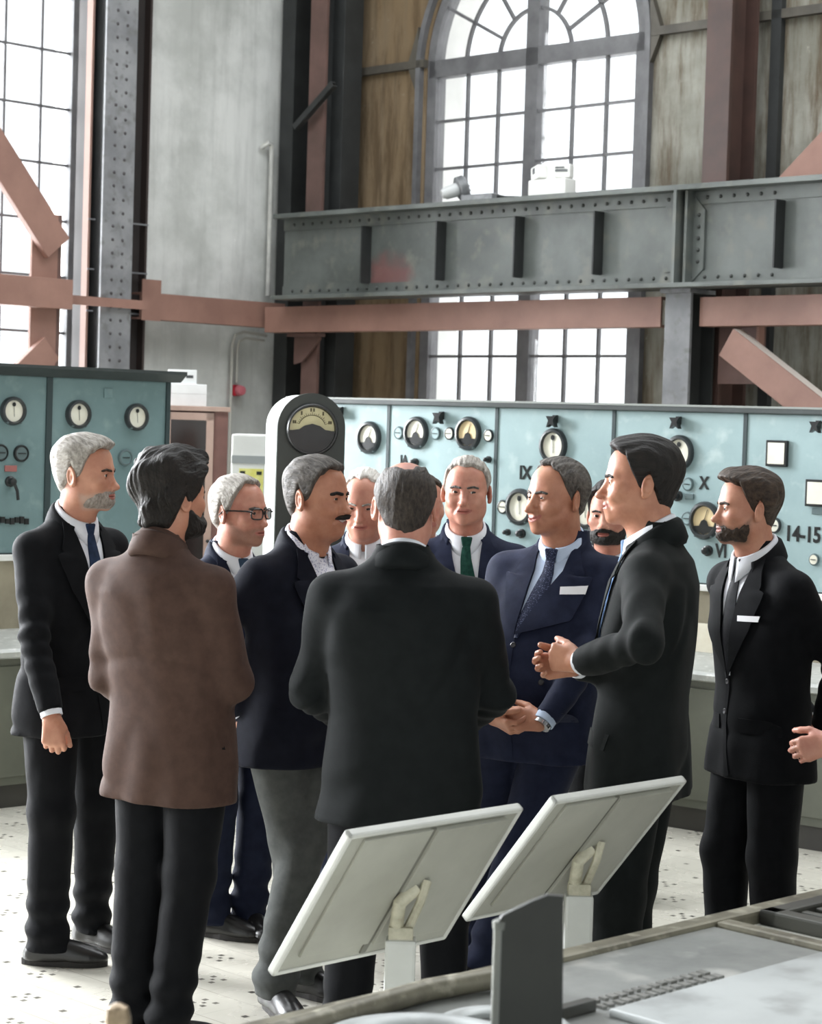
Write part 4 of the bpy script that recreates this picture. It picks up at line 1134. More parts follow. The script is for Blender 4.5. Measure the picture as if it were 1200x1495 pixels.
# primer lattice in front of the left window
YL = .50
(p0, z0), (p1, z1) = lf(46, 400, YL), lf(84, 400, YL)
e = beam_empty('window_post', LEFT, (p1, YL, 0), 'reddish brown steel post in front of the left window', 'post')
k = MB(); k.box((0, -.03, 0), (p0-p1, 0, lf(70, 312, YL)[1]), .004); k.build('face_plate', PRIMER, e)
k = MB(); k.box((-.03, -.34, 0), (0, 0, lf(70, 312, YL)[1])); k.build('side_plate', PRIMERD, e)  # darker primer paints in the shade on the post's unlit side
p, q = lf(-40, 165, YL+.05), lf(84, 362, YL+.05)
member('diagonal_brace', LEFT, (q, p), .235, .055, YL+.07, PRIMER, 'reddish brown diagonal brace across the left window, above the tie beam')
p, q = lf(74, 508, YL+.05), lf(20, 562, YL+.05)
member('diagonal_brace', LEFT, (p, q), .20, .055, YL+.07, PRIMER, 'short reddish brown brace end showing just above the left switchboard')
pz0, pz1 = lf(104, 446, YL+.1)[1], lf(104, 409, YL+.1)[1]
e = tie_beam(lf(104, 430, YL+.1)[0], 8.0, lf(50, 448, YL+.1)[1], lf(50, 404, YL+.1)[1], YL+.12, 'reddish brown tie beam across the left window, at the left edge', LEFT)
za, zb = lf(210, 452, .5)[1], lf(210, 439, .5)[1]
e = beam_empty('tie_strap', LEFT, (lf(215, 445, .5)[0], .5, za), 'thin reddish strap running across the riveted column', 'strap')
k = MB(); k.box((0, -.02, 0), (lf(104, 435, .5)[0]-lf(215, 445, .5)[0], .0, zb-za)); k.build('flat_bar', PRIMER, e)
e = tie_beam(lf(416, 460, .30)[0], lf(206, 440, .30)[0], lf(300, 472, .30)[1], lf(300, 434, .30)[1], .30, 'reddish brown tie beam on the left wall between riveted column and corner', LEFT)
k = MB(); L_ = lf(206, 440, .30)[0]-lf(416, 460, .30)[0]; k.box((L_-.18, 0, -.01), (L_, .012, .30)); k.build('end_plate', PRIMER, e)
# braces on the right
YB = .62
p, q = bk(1068, 500, YB), bk(1230, 628, YB)
WHITEE = mat('pale_edge', S(226,216,208), rough=.5)
member('diagonal_brace', BACK, (p, q), .20, .10, YB+.06, PRIMER, 'reddish brown diagonal brace with pale upper edge above the right switchboard', lip=WHITEE)
e = beam_empty('gusset_plate', BACK, (bk(1050, 480, .5)[0], .5, bk(1050, 565, .5)[1]), 'reddish gusset plate behind the diagonal brace, right of the grey post', 'plate')
k = MB(); k.box((0, -.02, .02), (.36, 0, .40), .003); k.build('plate', PRIMERD, e)
k = MB(); k.box((.34, 0, .16), (.36, .06, .40)); k.build('edge_angle', PRIMER, e)
p, q = bk(1140, 290, .4), bk(1290, 130, .4)
member('diagonal_brace', BACK, (p, q), .24, .15, .4, PRIMER, 'reddish brown diagonal brace above the girder at the right edge')

# ------------------------------------------------------------------ small things on the walls and the girder
PIPEW = mat('pipe_white', S(206,206,200), S(180,180,176), scale=8, rough=.5)
def lw(v, y, z): return LEFT @ Vector((v, y, z))
k = MB(); v0, zt = lf(397, 212, .06); zb_ = lf(393, 432, .06)[1]
k.tube([lw(v0+.085, .035, zt-.03), lw(v0+.085, .05, zt-.02), lw(v0+.05, .07, zt+.01), lw(v0+.01, .07, zt), lw(v0, .06, zt-.05), lw(v0, .06, zb_)], .020, 10)
k.build('drain_pipe', PIPEW, smooth=True, label='white vertical pipe with a bent top on the pale left wall', cat='pipe')
CONDM = mat('conduit_grey', S(176,174,166), rough=.45)
v0, zt = lf(339, 505, .05)
k = MB(); k.tube([lw(v0-.36, .05, zt+.10), lw(v0-.12, .05, zt+.12), lw(v0-.03, .05, zt+.09), lw(v0, .05, zt), lw(v0, .05, .4)], .012, 8)
k.build('conduit', CONDM, smooth=True, label='grey conduit bending down the left wall, outermost of the two beside the red alarm', cat='conduit', group='wall conduits')
v1, za_ = lf(347, 505, .05); zs_ = lf(347, 566, .05)[1]
k = MB(); k.tube([lw(v1-.28, .05, zt+.06), lw(v1-.08, .05, zt+.07), lw(v1-.015, .05, zt+.04), lw(v1, .05, zt-.02), lw(v1, .05, zs_+.04)], .010, 8)
k.build('conduit', CONDM, smooth=True, label='thin grey conduit ending at the red alarm on the left wall', cat='conduit', group='wall conduits')
REDP = mat('alarm_red', S(176,34,52), S(150,28,44), scale=12, rough=.35)
v1, zs_ = lf(348, 570, .06)
al = beam_empty('fire_alarm', LEFT, (v1, .0, zs_), 'small red alarm sounder on the left wall below the conduit', 'alarm')
k = MB(); k.box((-.045, 0, -.045), (.045, .05, .045), .008); k.build('back_box', REDP, al)
k = MB(Matrix.Translation((-.01, .05, 0)) @ OUT); k.lathe([(.04, 0), (.045, .015), (.036, .05), (.01, .055)], 18); k.build('sounder_dome', mat('alarm_dome', S(196,110,120), rough=.3), al, smooth=True)
# floodlight on the girder
GTOP = GZ1
u0, z0 = bk(676, 290, GY)
fl = beam_empty('floodlight', BACK, (u0-.03, GY, GTOP), 'grey round floodlight with a finned face lying on the girder', 'floodlight')
GREYC = mat('cast_grey', S(120,122,124), S(92,94,96), scale=20, rough=.4)
Mf = Matrix.Translation((0, .02, .098)) @ Matrix.Rotation(R(30), 4, 'Z') @ Matrix.Rotation(R(70), 4, 'X')
k = MB(Mf); k.lathe([(.02, .06), (.078, .06), (.088, .05), (.088, .0), (.07, -.01)], 22); k.build('housing', GREYC, fl, smooth=True)
for i in range(6):
    a = PI*i/6; k = MB(Mf); c_, s_ = math.cos(a)*.07, math.sin(a)*.07
    k.tube([(-c_, -s_, .064), (c_, s_, .064)], .006, 6); k.build('face_rib', mat('cast_dark', S(62,64,66), rough=.5), fl)
k = MB(Mf); k.lathe([(.05, -.01), (.045, -.10), (.03, -.13)], 16); k.build('motor_body', mat('cast_pale', S(190,192,192), rough=.4), fl, smooth=True)
k = MB(); k.box((.05, -.03, .0), (.36, .05, .05), .01); k.build('bracket', GREYC, fl)
k = MB(); k.tube([(.30, 0, .045), (.42, -.02, .02), (.55, -.03, .012)], .012, 8); k.build('cable', STEELD, fl, smooth=True)
u0 = bk(806, 270, GY)[0]
el = beam_empty('emergency_light', BACK, (u0, GY, GTOP), 'white twin lamp emergency light box standing on the girder before the window', 'emergency light')
k = MB(); k.box((-.17, -.06, 0), (.17, .06, .115), .012); k.build('battery_box', WHITEP, el)
for sx, rz_ in ((-.12, 25), (.10, -20)):
    Mq = Matrix.Translation((sx, .0, .165)) @ Matrix.Rotation(R(rz_), 4, 'Z') @ Matrix.Rotation(R(-8 if sx < 0 else 0), 4, 'Y')
    k = MB(Mq); k.box((-.065, -.04, -.045), (.065, .04, .05), .012); lh = k.build('lamp_head', WHITEP, el)
    k = MB(Mq @ Matrix.Translation((0.0, .04, 0)))
    if sx < 0: k.box((-.022, 0, -.005), (.012, .004, .035), .002)
    else: k.box((-.045, 0, -.005), (.045, .003, .012)); k.box((-.045, 0, .018), (.02, .003, .03))
    k.build('lamp_marking', mat('lamp_mark', S(104,106,108), rough=.4), lh)

# cabinet with glass door, boxes on it, white appliance
Yc = 13.0
def up_at(px, py, Y): return at(px, py, Y)
cx0, cx1, ctop = at(238, 600, Yc).x, at(331, 600, Yc).x, at(285, 593, Yc).z
cb = empty('glass_cabinet', ((cx0+cx1)/2, Yc, 0), R(8), 'reddish brown cabinet with a dark glass door beyond the left switchboard', 'cabinet')
w = (cx1-cx0)/2+.01
CABM = mat('cabinet_brown', S(128,92,84), S(104,72,66), scale=4, rough=.5); CABL = mat('cabinet_door_frame', S(178,152,140), S(160,134,122), scale=4, rough=.5)
k = MB(); k.box((-w, .02, 0), (w, .42, ctop-.03)); k.box((w-.085, 0, 0), (w, .02, ctop-.03)); k.box((-w, 0, 0), (-w+.03, .02, ctop-.03)); k.build('carcass', CABM, cb)
k = MB(); k.box((-w-.012, -.02, ctop-.03), (w+.012, .44, ctop), .004); k.build('top_board', CABL, cb)
d0, d1 = -w+.03, w-.088
k = MB(); 
for lo_, hi_ in (((d0, -.022, .08), (d0+.03, 0, ctop-.04)), ((d1-.045, -.022, .08), (d1, 0, ctop-.04)), ((d0, -.022, ctop-.085), (d1, 0, ctop-.04)), ((d0, -.022, .08), (d1, 0, .16))): k.box(lo_, hi_)
dr_ = k.build('door', CABL, cb)
k = MB(); k.box((d0+.03, -.012, .16), (d1-.045, -.008, ctop-.085)); k.build('pane', mat('dark_glass', S(34,24,22), rough=.08), dr_)
k = MB(); k.lathe([(.009, 0), (.011, .016), (.004, .02)], 12, Matrix.Translation((d1-.02, -.022, 1.1)) @ Matrix.Rotation(PI/2, 4, 'X')); k.build('knob', STEELD, dr_, smooth=True)
BOXW = mat('box_white', S(236,238,238), S(226,228,228), scale=6, rough=.55)
def carton(px0, px1, py0, zbase, dep, label, name='cardboard_box', Y=Yc+.2):
    x0, x1 = at(px0, 570, Y).x, at(px1, 570, Y).x; h = at((px0+px1)/2, py0, Y).z-zbase
    e = empty(name, ((x0+x1)/2, Y, zbase), R(8), label, 'box'); w_ = (x1-x0)/2
    k = MB(); k.box((-w_, -dep/2, 0), (w_, dep/2, h), .004); k.build('carton', BOXW, e); return e, w_, h
e, w_, h_ = carton(247, 301, 561, ctop, .18, 'larger white box on the glass cabinet, underneath the marked one')
k = MB(); k.box((-w_-.001, -.091, h_*.55), (w_+.001, .091, h_*.57)); k.build('lid_seam', mat('seam_grey', S(200,202,202), rough=.6), e)
zb2 = ctop+h_
e, w_, h_ = carton(245, 286, 540, zb2, .16, 'small white box with two dark marks, topmost on the glass cabinet')
k = MB(); k.box((-w_*.45, -.0815, h_*.35), (-w_*.25, -.080, h_*.7)); k.box((w_*.25, -.0815, h_*.42), (w_*.75, -.080, h_*.62)); k.build('printed_mark', mat('print_grey', S(70,72,74), rough=.6), e)
Yw = 12.4
wx0, wx1, wt = at(338, 640, Yw).x, at(396, 640, Yw).x, at(360, 634, Yw).z
wc = empty('white_cabinet', ((wx0+wx1)/2, Yw, 0), 0, 'white appliance cabinet with a yellow notice, left of the gauge column', 'cabinet')
w = (wx1-wx0)/2
k = MB(); k.box((-w, 0, 0), (w, .4, wt), .012); k.build('housing', WHITEP, wc)
k = MB(); k.box((-w+.005, -.004, wt-.17), (w-.005, 0, wt-.125)); k.build('vent_strip', mat('vent_grey', S(150,154,154), rough=.5), wc)
k = MB(); k.box((-w+.05, -.003, wt-.37), (w-.04, 0, wt-.20)); nt_ = k.build('notice', mat('notice_yellow', S(214,206,96), S(230,226,150), scale=14, rough=.6), wc)
k = MB(); k.box((-w+.055, -.0045, wt-.235), (-w+.085, -.003, wt-.215)); k.box((w-.08, -.0045, wt-.235), (w-.05, -.003, wt-.215)); k.build('printed_mark', mat('print_black', S(30,32,28), rough=.6), nt_)
# ------------------------------------------------------------------ switchboards and control desks
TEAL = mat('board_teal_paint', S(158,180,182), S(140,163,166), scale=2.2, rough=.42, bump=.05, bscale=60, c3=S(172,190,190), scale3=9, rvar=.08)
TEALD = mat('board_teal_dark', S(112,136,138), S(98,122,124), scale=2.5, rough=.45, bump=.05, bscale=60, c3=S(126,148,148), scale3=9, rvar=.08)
SEAM = mat('board_seam', S(44,58,60), rough=.5); CAPM = mat('board_cap', S(58,64,64), S(46,52,52), scale=6, rough=.45)
CAPL = mat('board_cap_lit_edge', S(132,136,132), rough=.5)
BLACK = mat('bakelite_black', S(24,25,26), S(32,33,34), scale=20, rough=.3)
RIM = mat('meter_rim', S(40,44,46), S(56,60,62), scale=30, rough=.3); RIMG = mat('meter_rim_grey', S(92,108,110), rough=.35)
DIALW = mat('dial_white', S(232,230,216), S(222,218,200), scale=8, rough=.4); DIALY = mat('dial_cream', S(226,204,160), S(214,190,146), scale=8, rough=.4)
COUNTER = mat('desk_counter', S(178,180,176), S(152,154,150), scale=5, rough=.35, c3=S(200,200,196)); DESKF = mat('desk_olive', S(96,98,86), S(80,82,72), scale=2, rough=.5)
DESKP = mat('desk_plinth', S(62,60,54), S(52,50,46), scale=3, rough=.6); DESKR = mat('desk_riser', S(150,142,122), S(128,120,102), scale=4, rough=.55)
PAPER = mat('paper_cream', S(226,220,202), S(214,206,186), scale=10, rough=.8)

class Board:
    def __init__(s, p0, th, z0, z1, a, b, label, paint, cat='switchboard'):
        """face plane through p0, running along (cos th, sin th); z0..z1 panel heights; a..b extent along it"""
        s.d = Vector((math.cos(th), math.sin(th), 0)); s.n = Vector((s.d.y, -s.d.x, 0)); s.p0 = Vector((p0[0], p0[1], 0))
        s.M = frame(s.p0, s.d, s.n, ZZ)       # local (along, towards the viewer, z)
        s.a, s.b, s.z0, s.z1, s.paint = a, b, z0, z1, paint
        s.root = empty('switchboard', (0, 0, 0), 0, label, cat); s.root.matrix_world = s.M @ Matrix.Translation((a, 0, 0)); s.off = Matrix.Translation((-a, 0, 0))
    def px(s, x, y, d=0.0):
        p = s.M.inverted() @ hit(x, y, s.p0+s.n*d, s.n); return p.x, p.z
    def mb(s): return MB(s.off)
    def panel(s, a, b):
        k = s.mb(); k.box((a+.004, -.03, s.z0), (b-.004, 0, s.z1), .003); return k.build('panel', s.paint, s.root)
    def on(s, x, y, pxl=True):
        a, z = s.px(x, y) if pxl else (x, y)
        return s.off @ Matrix.Translation((a, 0, z)) @ Matrix(((1, 0, 0, 0), (0, 0, 1, 0), (0, 1, 0, 0), (0, 0, 0, 1)))   # local z out, y up
    def pr(s, x, y, r):
        """a pixel radius (vertical) in metres"""
        return abs(s.px(x, y-r)[1]-s.px(x, y+r)[1])/2
    def meter(s, x, y, r, kind='hub', dial=None, rim=None, ax=.9):
        M = s.on(x, y); r = s.pr(x, y, r); rim = rim or RIM
        dp = min(.030, r*.42); m = MB(M); m.lathe([(r*.80, 0), (r, 0), (r*1.0, dp*.6), (r*.93, dp*.92), (r*.80, dp), (r*.74, dp*.7), (r*.74, 0)], 32, sx=ax); o = m.build('meter', rim, s.root, smooth=True)
        q = MB(M); q.lathe([(r*.76, .008), (r*.76, .012), (.001, .012)], 28, sx=ax); q.build('dial', dial or DIALW, o)
        def fan(mat_, pts, nm, z=.014, t=.004):
            f = MB(M); f.prism([(px_*r*ax, py_*r) for px_, py_ in pts], 'z', z, z+t); f.build(nm, mat_, o)
        if kind == 'hub':
            fan(BLACK, [(-.70, -.30), (-.30, -.28), (-.18, -.02), (0, .06), (.18, -.02), (.30, -.28), (.70, -.30), (.52, -.55), (0, -.74), (-.52, -.55)], 'dial_cover')
            fan(BLACK, [(-.02, 0), (.02, 0), (.22, .58), (.20, .59)], 'needle', .014, .002)
        elif kind == 'notch':
            fan(BLACK, [(.13*math.cos(2*PI*i/14), .46+.15*math.sin(2*PI*i/14)) for i in range(14)], 'scale_boss')
            fan(BLACK, [(-.012, .40), (.012, .40), (.06, -.40), (.04, -.41)], 'needle', .014, .002)
        elif kind == 'small':
            fan(BLACK, [(-.5, -.06), (.5, -.06), (.5, .06), (-.5, .06)], 'needle')
        for sx, sy in ((-.55, -.85), (.55, -.85)):
            if r > .05:
                f = MB(M); f.lathe([(.006, .01), (.006, .024), (.002, .026)], 8, Matrix.Translation((sx*r*ax*.95, sy*r*.95, 0))); f.build('screw', RIMG, o)
        return o
    def knob(s, x, y, r, sp=True, m=None):
        M = s.on(x, y); r = s.pr(x, y, r); k = MB(M); k.lathe([(r, 0), (r, .012), (r*.7, .016), (r*.65, .04), (r*.3, .045)], 16); k.build('knob', m or BLACK, s.root, smooth=True)
    def text(s, t, x, y, hpx, bold=.012, sx=.8):
        M = s.on(x, y); h = s.pr(x, y, hpx/2)*2
        return lettering(t, h*1.38, M, BLACK, s.root, .004, bold*h*3, sx)
    def lamp(s, x, y, r=9):
        """small dark hooded bracket under the cap"""
        M = s.on(x, y); r = s.pr(x, y, r); k = MB(M); k.box((-r*.35, -r*.2, 0), (r*.35, r*1.1, .02)); k.prism([(-r*.9, r*.9), (r*.9, r*.9), (r*.45, .2*r), (r*.8, -r*.9), (0, -.35*r), (-r*.8, -r*.9), (-r*.45, .2*r)], 'z', .02, .055); k.build('lamp_bracket', BLACK, s.root)
    def plate(s, x, y, w, h, t, m, nm, border=None):
        M = s.on(x, y); a = s.pr(x, y, h/2); w_ = a*w/h
        if border:
            k = MB(M); k.box((-w_-.012, -a-.012, 0), (w_+.012, a+.012, .022), .004); o = k.build(nm, border, s.root)
            k = MB(M); k.box((-w_, -a, .022), (w_, a, .024)); k.build('card', m, o)
        else:
            k = MB(M); k.box((-w_, -a, 0), (w_, a, t), .002); o = k.build(nm, m, s.root)
        return o
def side_case(B, label=None):
    k = B.mb(); k.box((B.a, -.55, .02), (B.b, -.032, B.z1)); k.box((B.a, -.03, .02), (B.b, -.005, B.z0)); k.build('casing', SEAM, B.root)
def desk(B, label, a, b, fo=.43):
    e = empty('control_desk', (0, 0, 0), 0, label, 'control desk'); e.matrix_world = B.M @ Matrix.Translation((a, 0, 0)); L_ = b-a
    z = B.z0
    k = MB(); k.box((0, .0, z-.035), (L_, .05, z-.006), .004); k.build('ledge', WHITEP, e)
    k = MB(); k.prism([(.004, z-.035), (.03, z-.035), (.05, .80), (.004, .80)], 'x', 0, L_); k.build('riser', DESKR, e)
    k = MB(); k.prism([(.004, .80), (.10, .80), (fo+.045, .755), (fo+.06, .74), (fo+.055, .715), (fo+.02, .705), (.004, .705)], 'x', 0, L_); k.build('counter', COUNTER, e)
    k = MB(); k.box((0, .0, .11), (L_, fo, .705)); k.build('cabinet_body', DESKF, e)
    n = max(1, int(L_/.62))
    for i in range(n):
        x0, x1 = L_*i/n, L_*(i+1)/n
        k = MB(); k.box((x0+.03, fo, .15), (x1-.03, fo+.012, .67), .003); dd = k.build('door', DESKF, e)
        k = MB(); k.box((x1-.07, fo+.012, .40), (x1-.055, fo+.03, .50), .003); k.build('handle', STEELD, dd)
    k = MB(); k.box((0, .0, 0.0), (L_, fo-.02, .11)); k.build('plinth', DESKP, e)
    return e
# right board
p = at(1030, 700, 10.3)
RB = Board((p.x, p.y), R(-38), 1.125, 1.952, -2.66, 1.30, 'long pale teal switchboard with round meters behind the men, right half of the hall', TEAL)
side_case(RB)
seams = [RB.a]+[RB.px(x, 640)[0] for x in (567, 725, 896, 1088)]+[RB.b]
for i in range(len(seams)-1): RB.panel(seams[i], seams[i+1])
for x in seams[1:-1]:
    k = RB.mb(); k.box((x-.010, -.02, RB.z0), (x+.010, .006, RB.z1)); k.build('joint_strip', SEAM, RB.root)
k = RB.mb(); k.box((RB.a-.03, -.58, RB.z1), (RB.b+.03, .035, RB.z1+.035), .006); k.build('cap_board', CAPM, RB.root)
k = RB.mb(); k.box((RB.a-.03, .0352, RB.z1+.026), (RB.b+.03, .040, RB.z1+.036)); k.build('cap_lit_edge', CAPL, RB.root)  # pale strip painted for the light along the cap's top edge
RB.meter(540, 639, 24); RB.meter(609, 632, 24); RB.meter(685, 633, 25, dial=DIALY)
for x, y, m in ((583, 632, RIMG), (637, 633, RIMG), (657, 633, RIM), (714, 636, RIM)): RB.meter(x, y, 9.5, 'small', rim=m, dial=DIALW if m is RIM else TEAL)
RB.meter(809, 651, 26, 'notch'); RB.meter(760, 740, 27, 'notch'); RB.meter(856, 745, 28, 'notch'); RB.meter(735, 740, 10.5, 'small')
RB.meter(993, 661, 26, 'notch'); RB.meter(1030, 760, 28, 'hub', dial=DIALY); RB.meter(1005, 707, 10, 'small', rim=RIMG, dial=TEAL); RB.meter(1004, 757, 10, 'small', rim=RIMG, dial=TEAL)
RB.meter(1131, 767, 12, 'small'); RB.meter(1189, 817, 9, 'small', rim=RIMG)
for x, y in ((499, 604), (646, 611), (812, 616), (992, 618), (1196, 624)): RB.lamp(x, y)
RB.plate(1136, 662, 27, 31, .02, DIALW, 'card_frame', BLACK); RB.plate(1196, 720, 32, 32, .02, DIALW, 'card_frame', BLACK)
RB.plate(1196, 747, 22, 9, .008, RIMG, 'label_plate'); RB.plate(1007, 725, 14, 8, .008, RIMG, 'label_plate')
RB.text('IA', 590, 672, 14); RB.text('IX', 767, 691, 20); RB.text('X', 1028, 706, 19); RB.text('VI', 1053, 805, 20); RB.text('14-15', 1172, 781, 23)
for x, y, r in ((607, 675, 6), (714, 671, 5), (762, 779, 7), (742, 777, 5), (1034, 804, 8), (990, 724, 8)): RB.knob(x, y, r)
desk(RB, 'long olive control desk under the right switchboard', RB.a+.1, RB.b)
k = MB(); a_, z_ = RB.px(1038, 872)
for x, nm in ((1036, 0),):
    e = empty('note_card', (0, 0, 0), 0, 'cream paper card leaning on the desk behind the two rightmost men', 'card'); e.matrix_world = RB.M @ Matrix.Translation((a_, .098, .801))
    k = MB(); k.prism([(0, 0), (.004, 0), (-.030, .135), (-.034, .135)], 'x', -.16, .16); k.build('card', PAPER, e)
# left board
p = at(0, 700, 10.3)
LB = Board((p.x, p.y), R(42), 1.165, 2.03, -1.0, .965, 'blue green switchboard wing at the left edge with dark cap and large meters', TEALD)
LB.b = LB.px(243, 640)[0]
side_case(LB)
x_ = LB.px(70, 640)[0]
LB.panel(LB.a, x_); LB.panel(x_, LB.b)
k = LB.mb(); k.box((x_-.016, -.02, LB.z0), (x_+.016, .010, LB.z1)); k.build('joint_strip', SEAM, LB.root)
k = LB.mb(); k.box((LB.b-.012, -.03, LB.z0), (LB.b+.012, .012, LB.z1)); k.build('end_strip', SEAM, LB.root)
k = LB.mb(); k.prism([(-.58, LB.z1), (.03, LB.z1), (.085, LB.z1+.04), (.085, LB.z1+.055), (-.58, LB.z1+.055)], 'x', LB.a-.03, LB.b+.06); k.build('cap_board', CAPM, LB.root)
LB.meter(18, 600, 21, 'notch', ax=1); LB.meter(113, 605, 21, 'notch', ax=1); LB.meter(198, 609, 20, 'notch', ax=1)
LB.meter(30, 662, 12.5, 'small', rim=BLACK, dial=RIMG, ax=1); LB.meter(0, 661, 12.5, 'small', rim=BLACK, dial=RIMG, ax=1); LB.meter(182, 668, 12, 'small', rim=RIMG, dial=TEALD, ax=1); LB.meter(213, 668, 12, 'small', rim=RIMG, dial=TEALD, ax=1)
LB.plate(15, 684, 20, 9, .008, mat('plate_red', S(150,92,88), rough=.5), 'label_plate'); LB.plate(157, 574, 14, 14, .008, TEALD, 'label_plate')
LB.knob(14, 703, 8)
k = MB(LB.on(18, 716)); r = LB.pr(18, 716, 13); k.tube([(-.012, r, .03), (0, 0, .045), (.012, -r, .035)], .008, 8); k.build('lever', BLACK, LB.root, smooth=True)
k = MB(LB.on(10, 760)); r = LB.pr(10, 760, 4)
for i in range(9): k.box((-.12+.027*i, -r*(.8+.3*((i*7) % 3)), 0), (-.098+.027*i, r*(.7+.25*((i*5) % 4)), .012))
k.build('raised_letters', BLACK, LB.root)
desk(LB, 'olive control desk under the left switchboard, behind the leftmost man', LB.a, LB.b-.05)

# ------------------------------------------------------------------ gauge column
Yg = 8.9
x0, x1 = at(404, 700, Yg).x, at(500, 700, Yg).x; zt = at(452, 576, Yg).z; r = (x1-x0)/2
gc = empty('gauge_column', ((x0+x1)/2, Yg, 0), R(14), 'dark round topped gauge column with a big cream dial behind the smiling man', 'gauge column')
def rounded(r, zt, ins=0):
    r2 = r-ins; return [(-r2, 0), (r2, 0)]+[(r2*math.cos(PI*i/24), zt-r+r2*math.sin(PI*i/24)) for i in range(25)]
GCM = mat('gauge_case', S(58,62,58), S(48,52,48), scale=5, rough=.45); GCS = mat('gauge_case_lit_side', S(206,208,204), S(190,192,188), scale=5, rough=.5)
k = MB(); k.prism(rounded(r, zt), 'y', .012, .30); k.build('case', GCS, gc, smooth=True)  # pale case colour carries the light falling on its left side
k = MB(); k.prism(rounded(r+.006, zt+.006), 'y', -.012, .012); k.build('front_plate', GCM, gc, smooth=True)
zc = at(452, 627, Yg).z; rg = r*.80
Mg = Matrix.Translation((0, -.012, zc)) @ Matrix.Rotation(PI/2, 4, 'X')
k = MB(Mg); k.lathe([(rg*.9, 0), (rg, 0), (rg, .018), (rg*.95, .026), (rg*.89, .026), (rg*.86, .004)], 40); bz = k.build('bezel', BLACK, gc, smooth=True)
DIALC = mat('dial_old_cream', S(214,206,164), S(200,192,148), scale=9, rough=.45)
k = MB(Mg); k.prism([(rg*.88*math.cos(PI*i/28-.06*(1 if i == 0 else 0)), rg*.88*math.sin(PI*i/28)-.004) for i in range(29)], 'z', .004, .008); k.build('dial', DIALC, bz)
k = MB(Mg); k.prism([(-rg*.88, -.006), (-rg*.50, .0), (-rg*.30, rg*.14), (0, rg*.22), (rg*.30, rg*.14), (rg*.50, .0), (rg*.88, -.006)]+[(rg*.88*math.cos(-PI*i/20), rg*.88*math.sin(-PI*i/20)-.006) for i in range(1, 20)], 'z', .008, .016); k.build('dial_cover', BLACK, bz, smooth=False)
INK = mat('scale_ink', S(84,76,50), rough=.6)
k = MB(Mg)
for i in range(40):
    a0, a1 = R(22+136*i/40), R(22+136*(i+1)/40)
    k.prism([(rg*q*math.cos(a), rg*q*math.sin(a)) for q, a in ((.53, a0), (.555, a0), (.555, a1), (.53, a1))], 'z', .008, .0095)
for i in range(19):
    a = R(22+136*i/18); q1 = .62 if i % 3 else .66
    k.prism([(rg*q*math.cos(a)+t*math.sin(a), rg*q*math.sin(a)-t*math.cos(a)) for q, t in ((.54, .0008), (q1, .0008), (q1, -.0008), (.54, -.0008))], 'z', .008, .0095)
for i, (w_, h_) in enumerate(((.013, .013), (.010, .016), (.020, .014), (.010, .016), (.013, .013))):
    a = R(158-34*i); cx, cz = rg*.74*math.cos(a), rg*.74*math.sin(a)
    for j in range(2 if w_ > .011 else 1):
        o_ = (j-.5)*w_*.62 if w_ > .011 else 0
        k.prism([(cx+o_-.0032, cz-h_/2), (cx+o_+.0032, cz-h_/2), (cx+o_+.0032, cz+h_/2), (cx+o_-.0032, cz+h_/2)], 'z', .008, .0095)
k.build('scale', INK, bz)

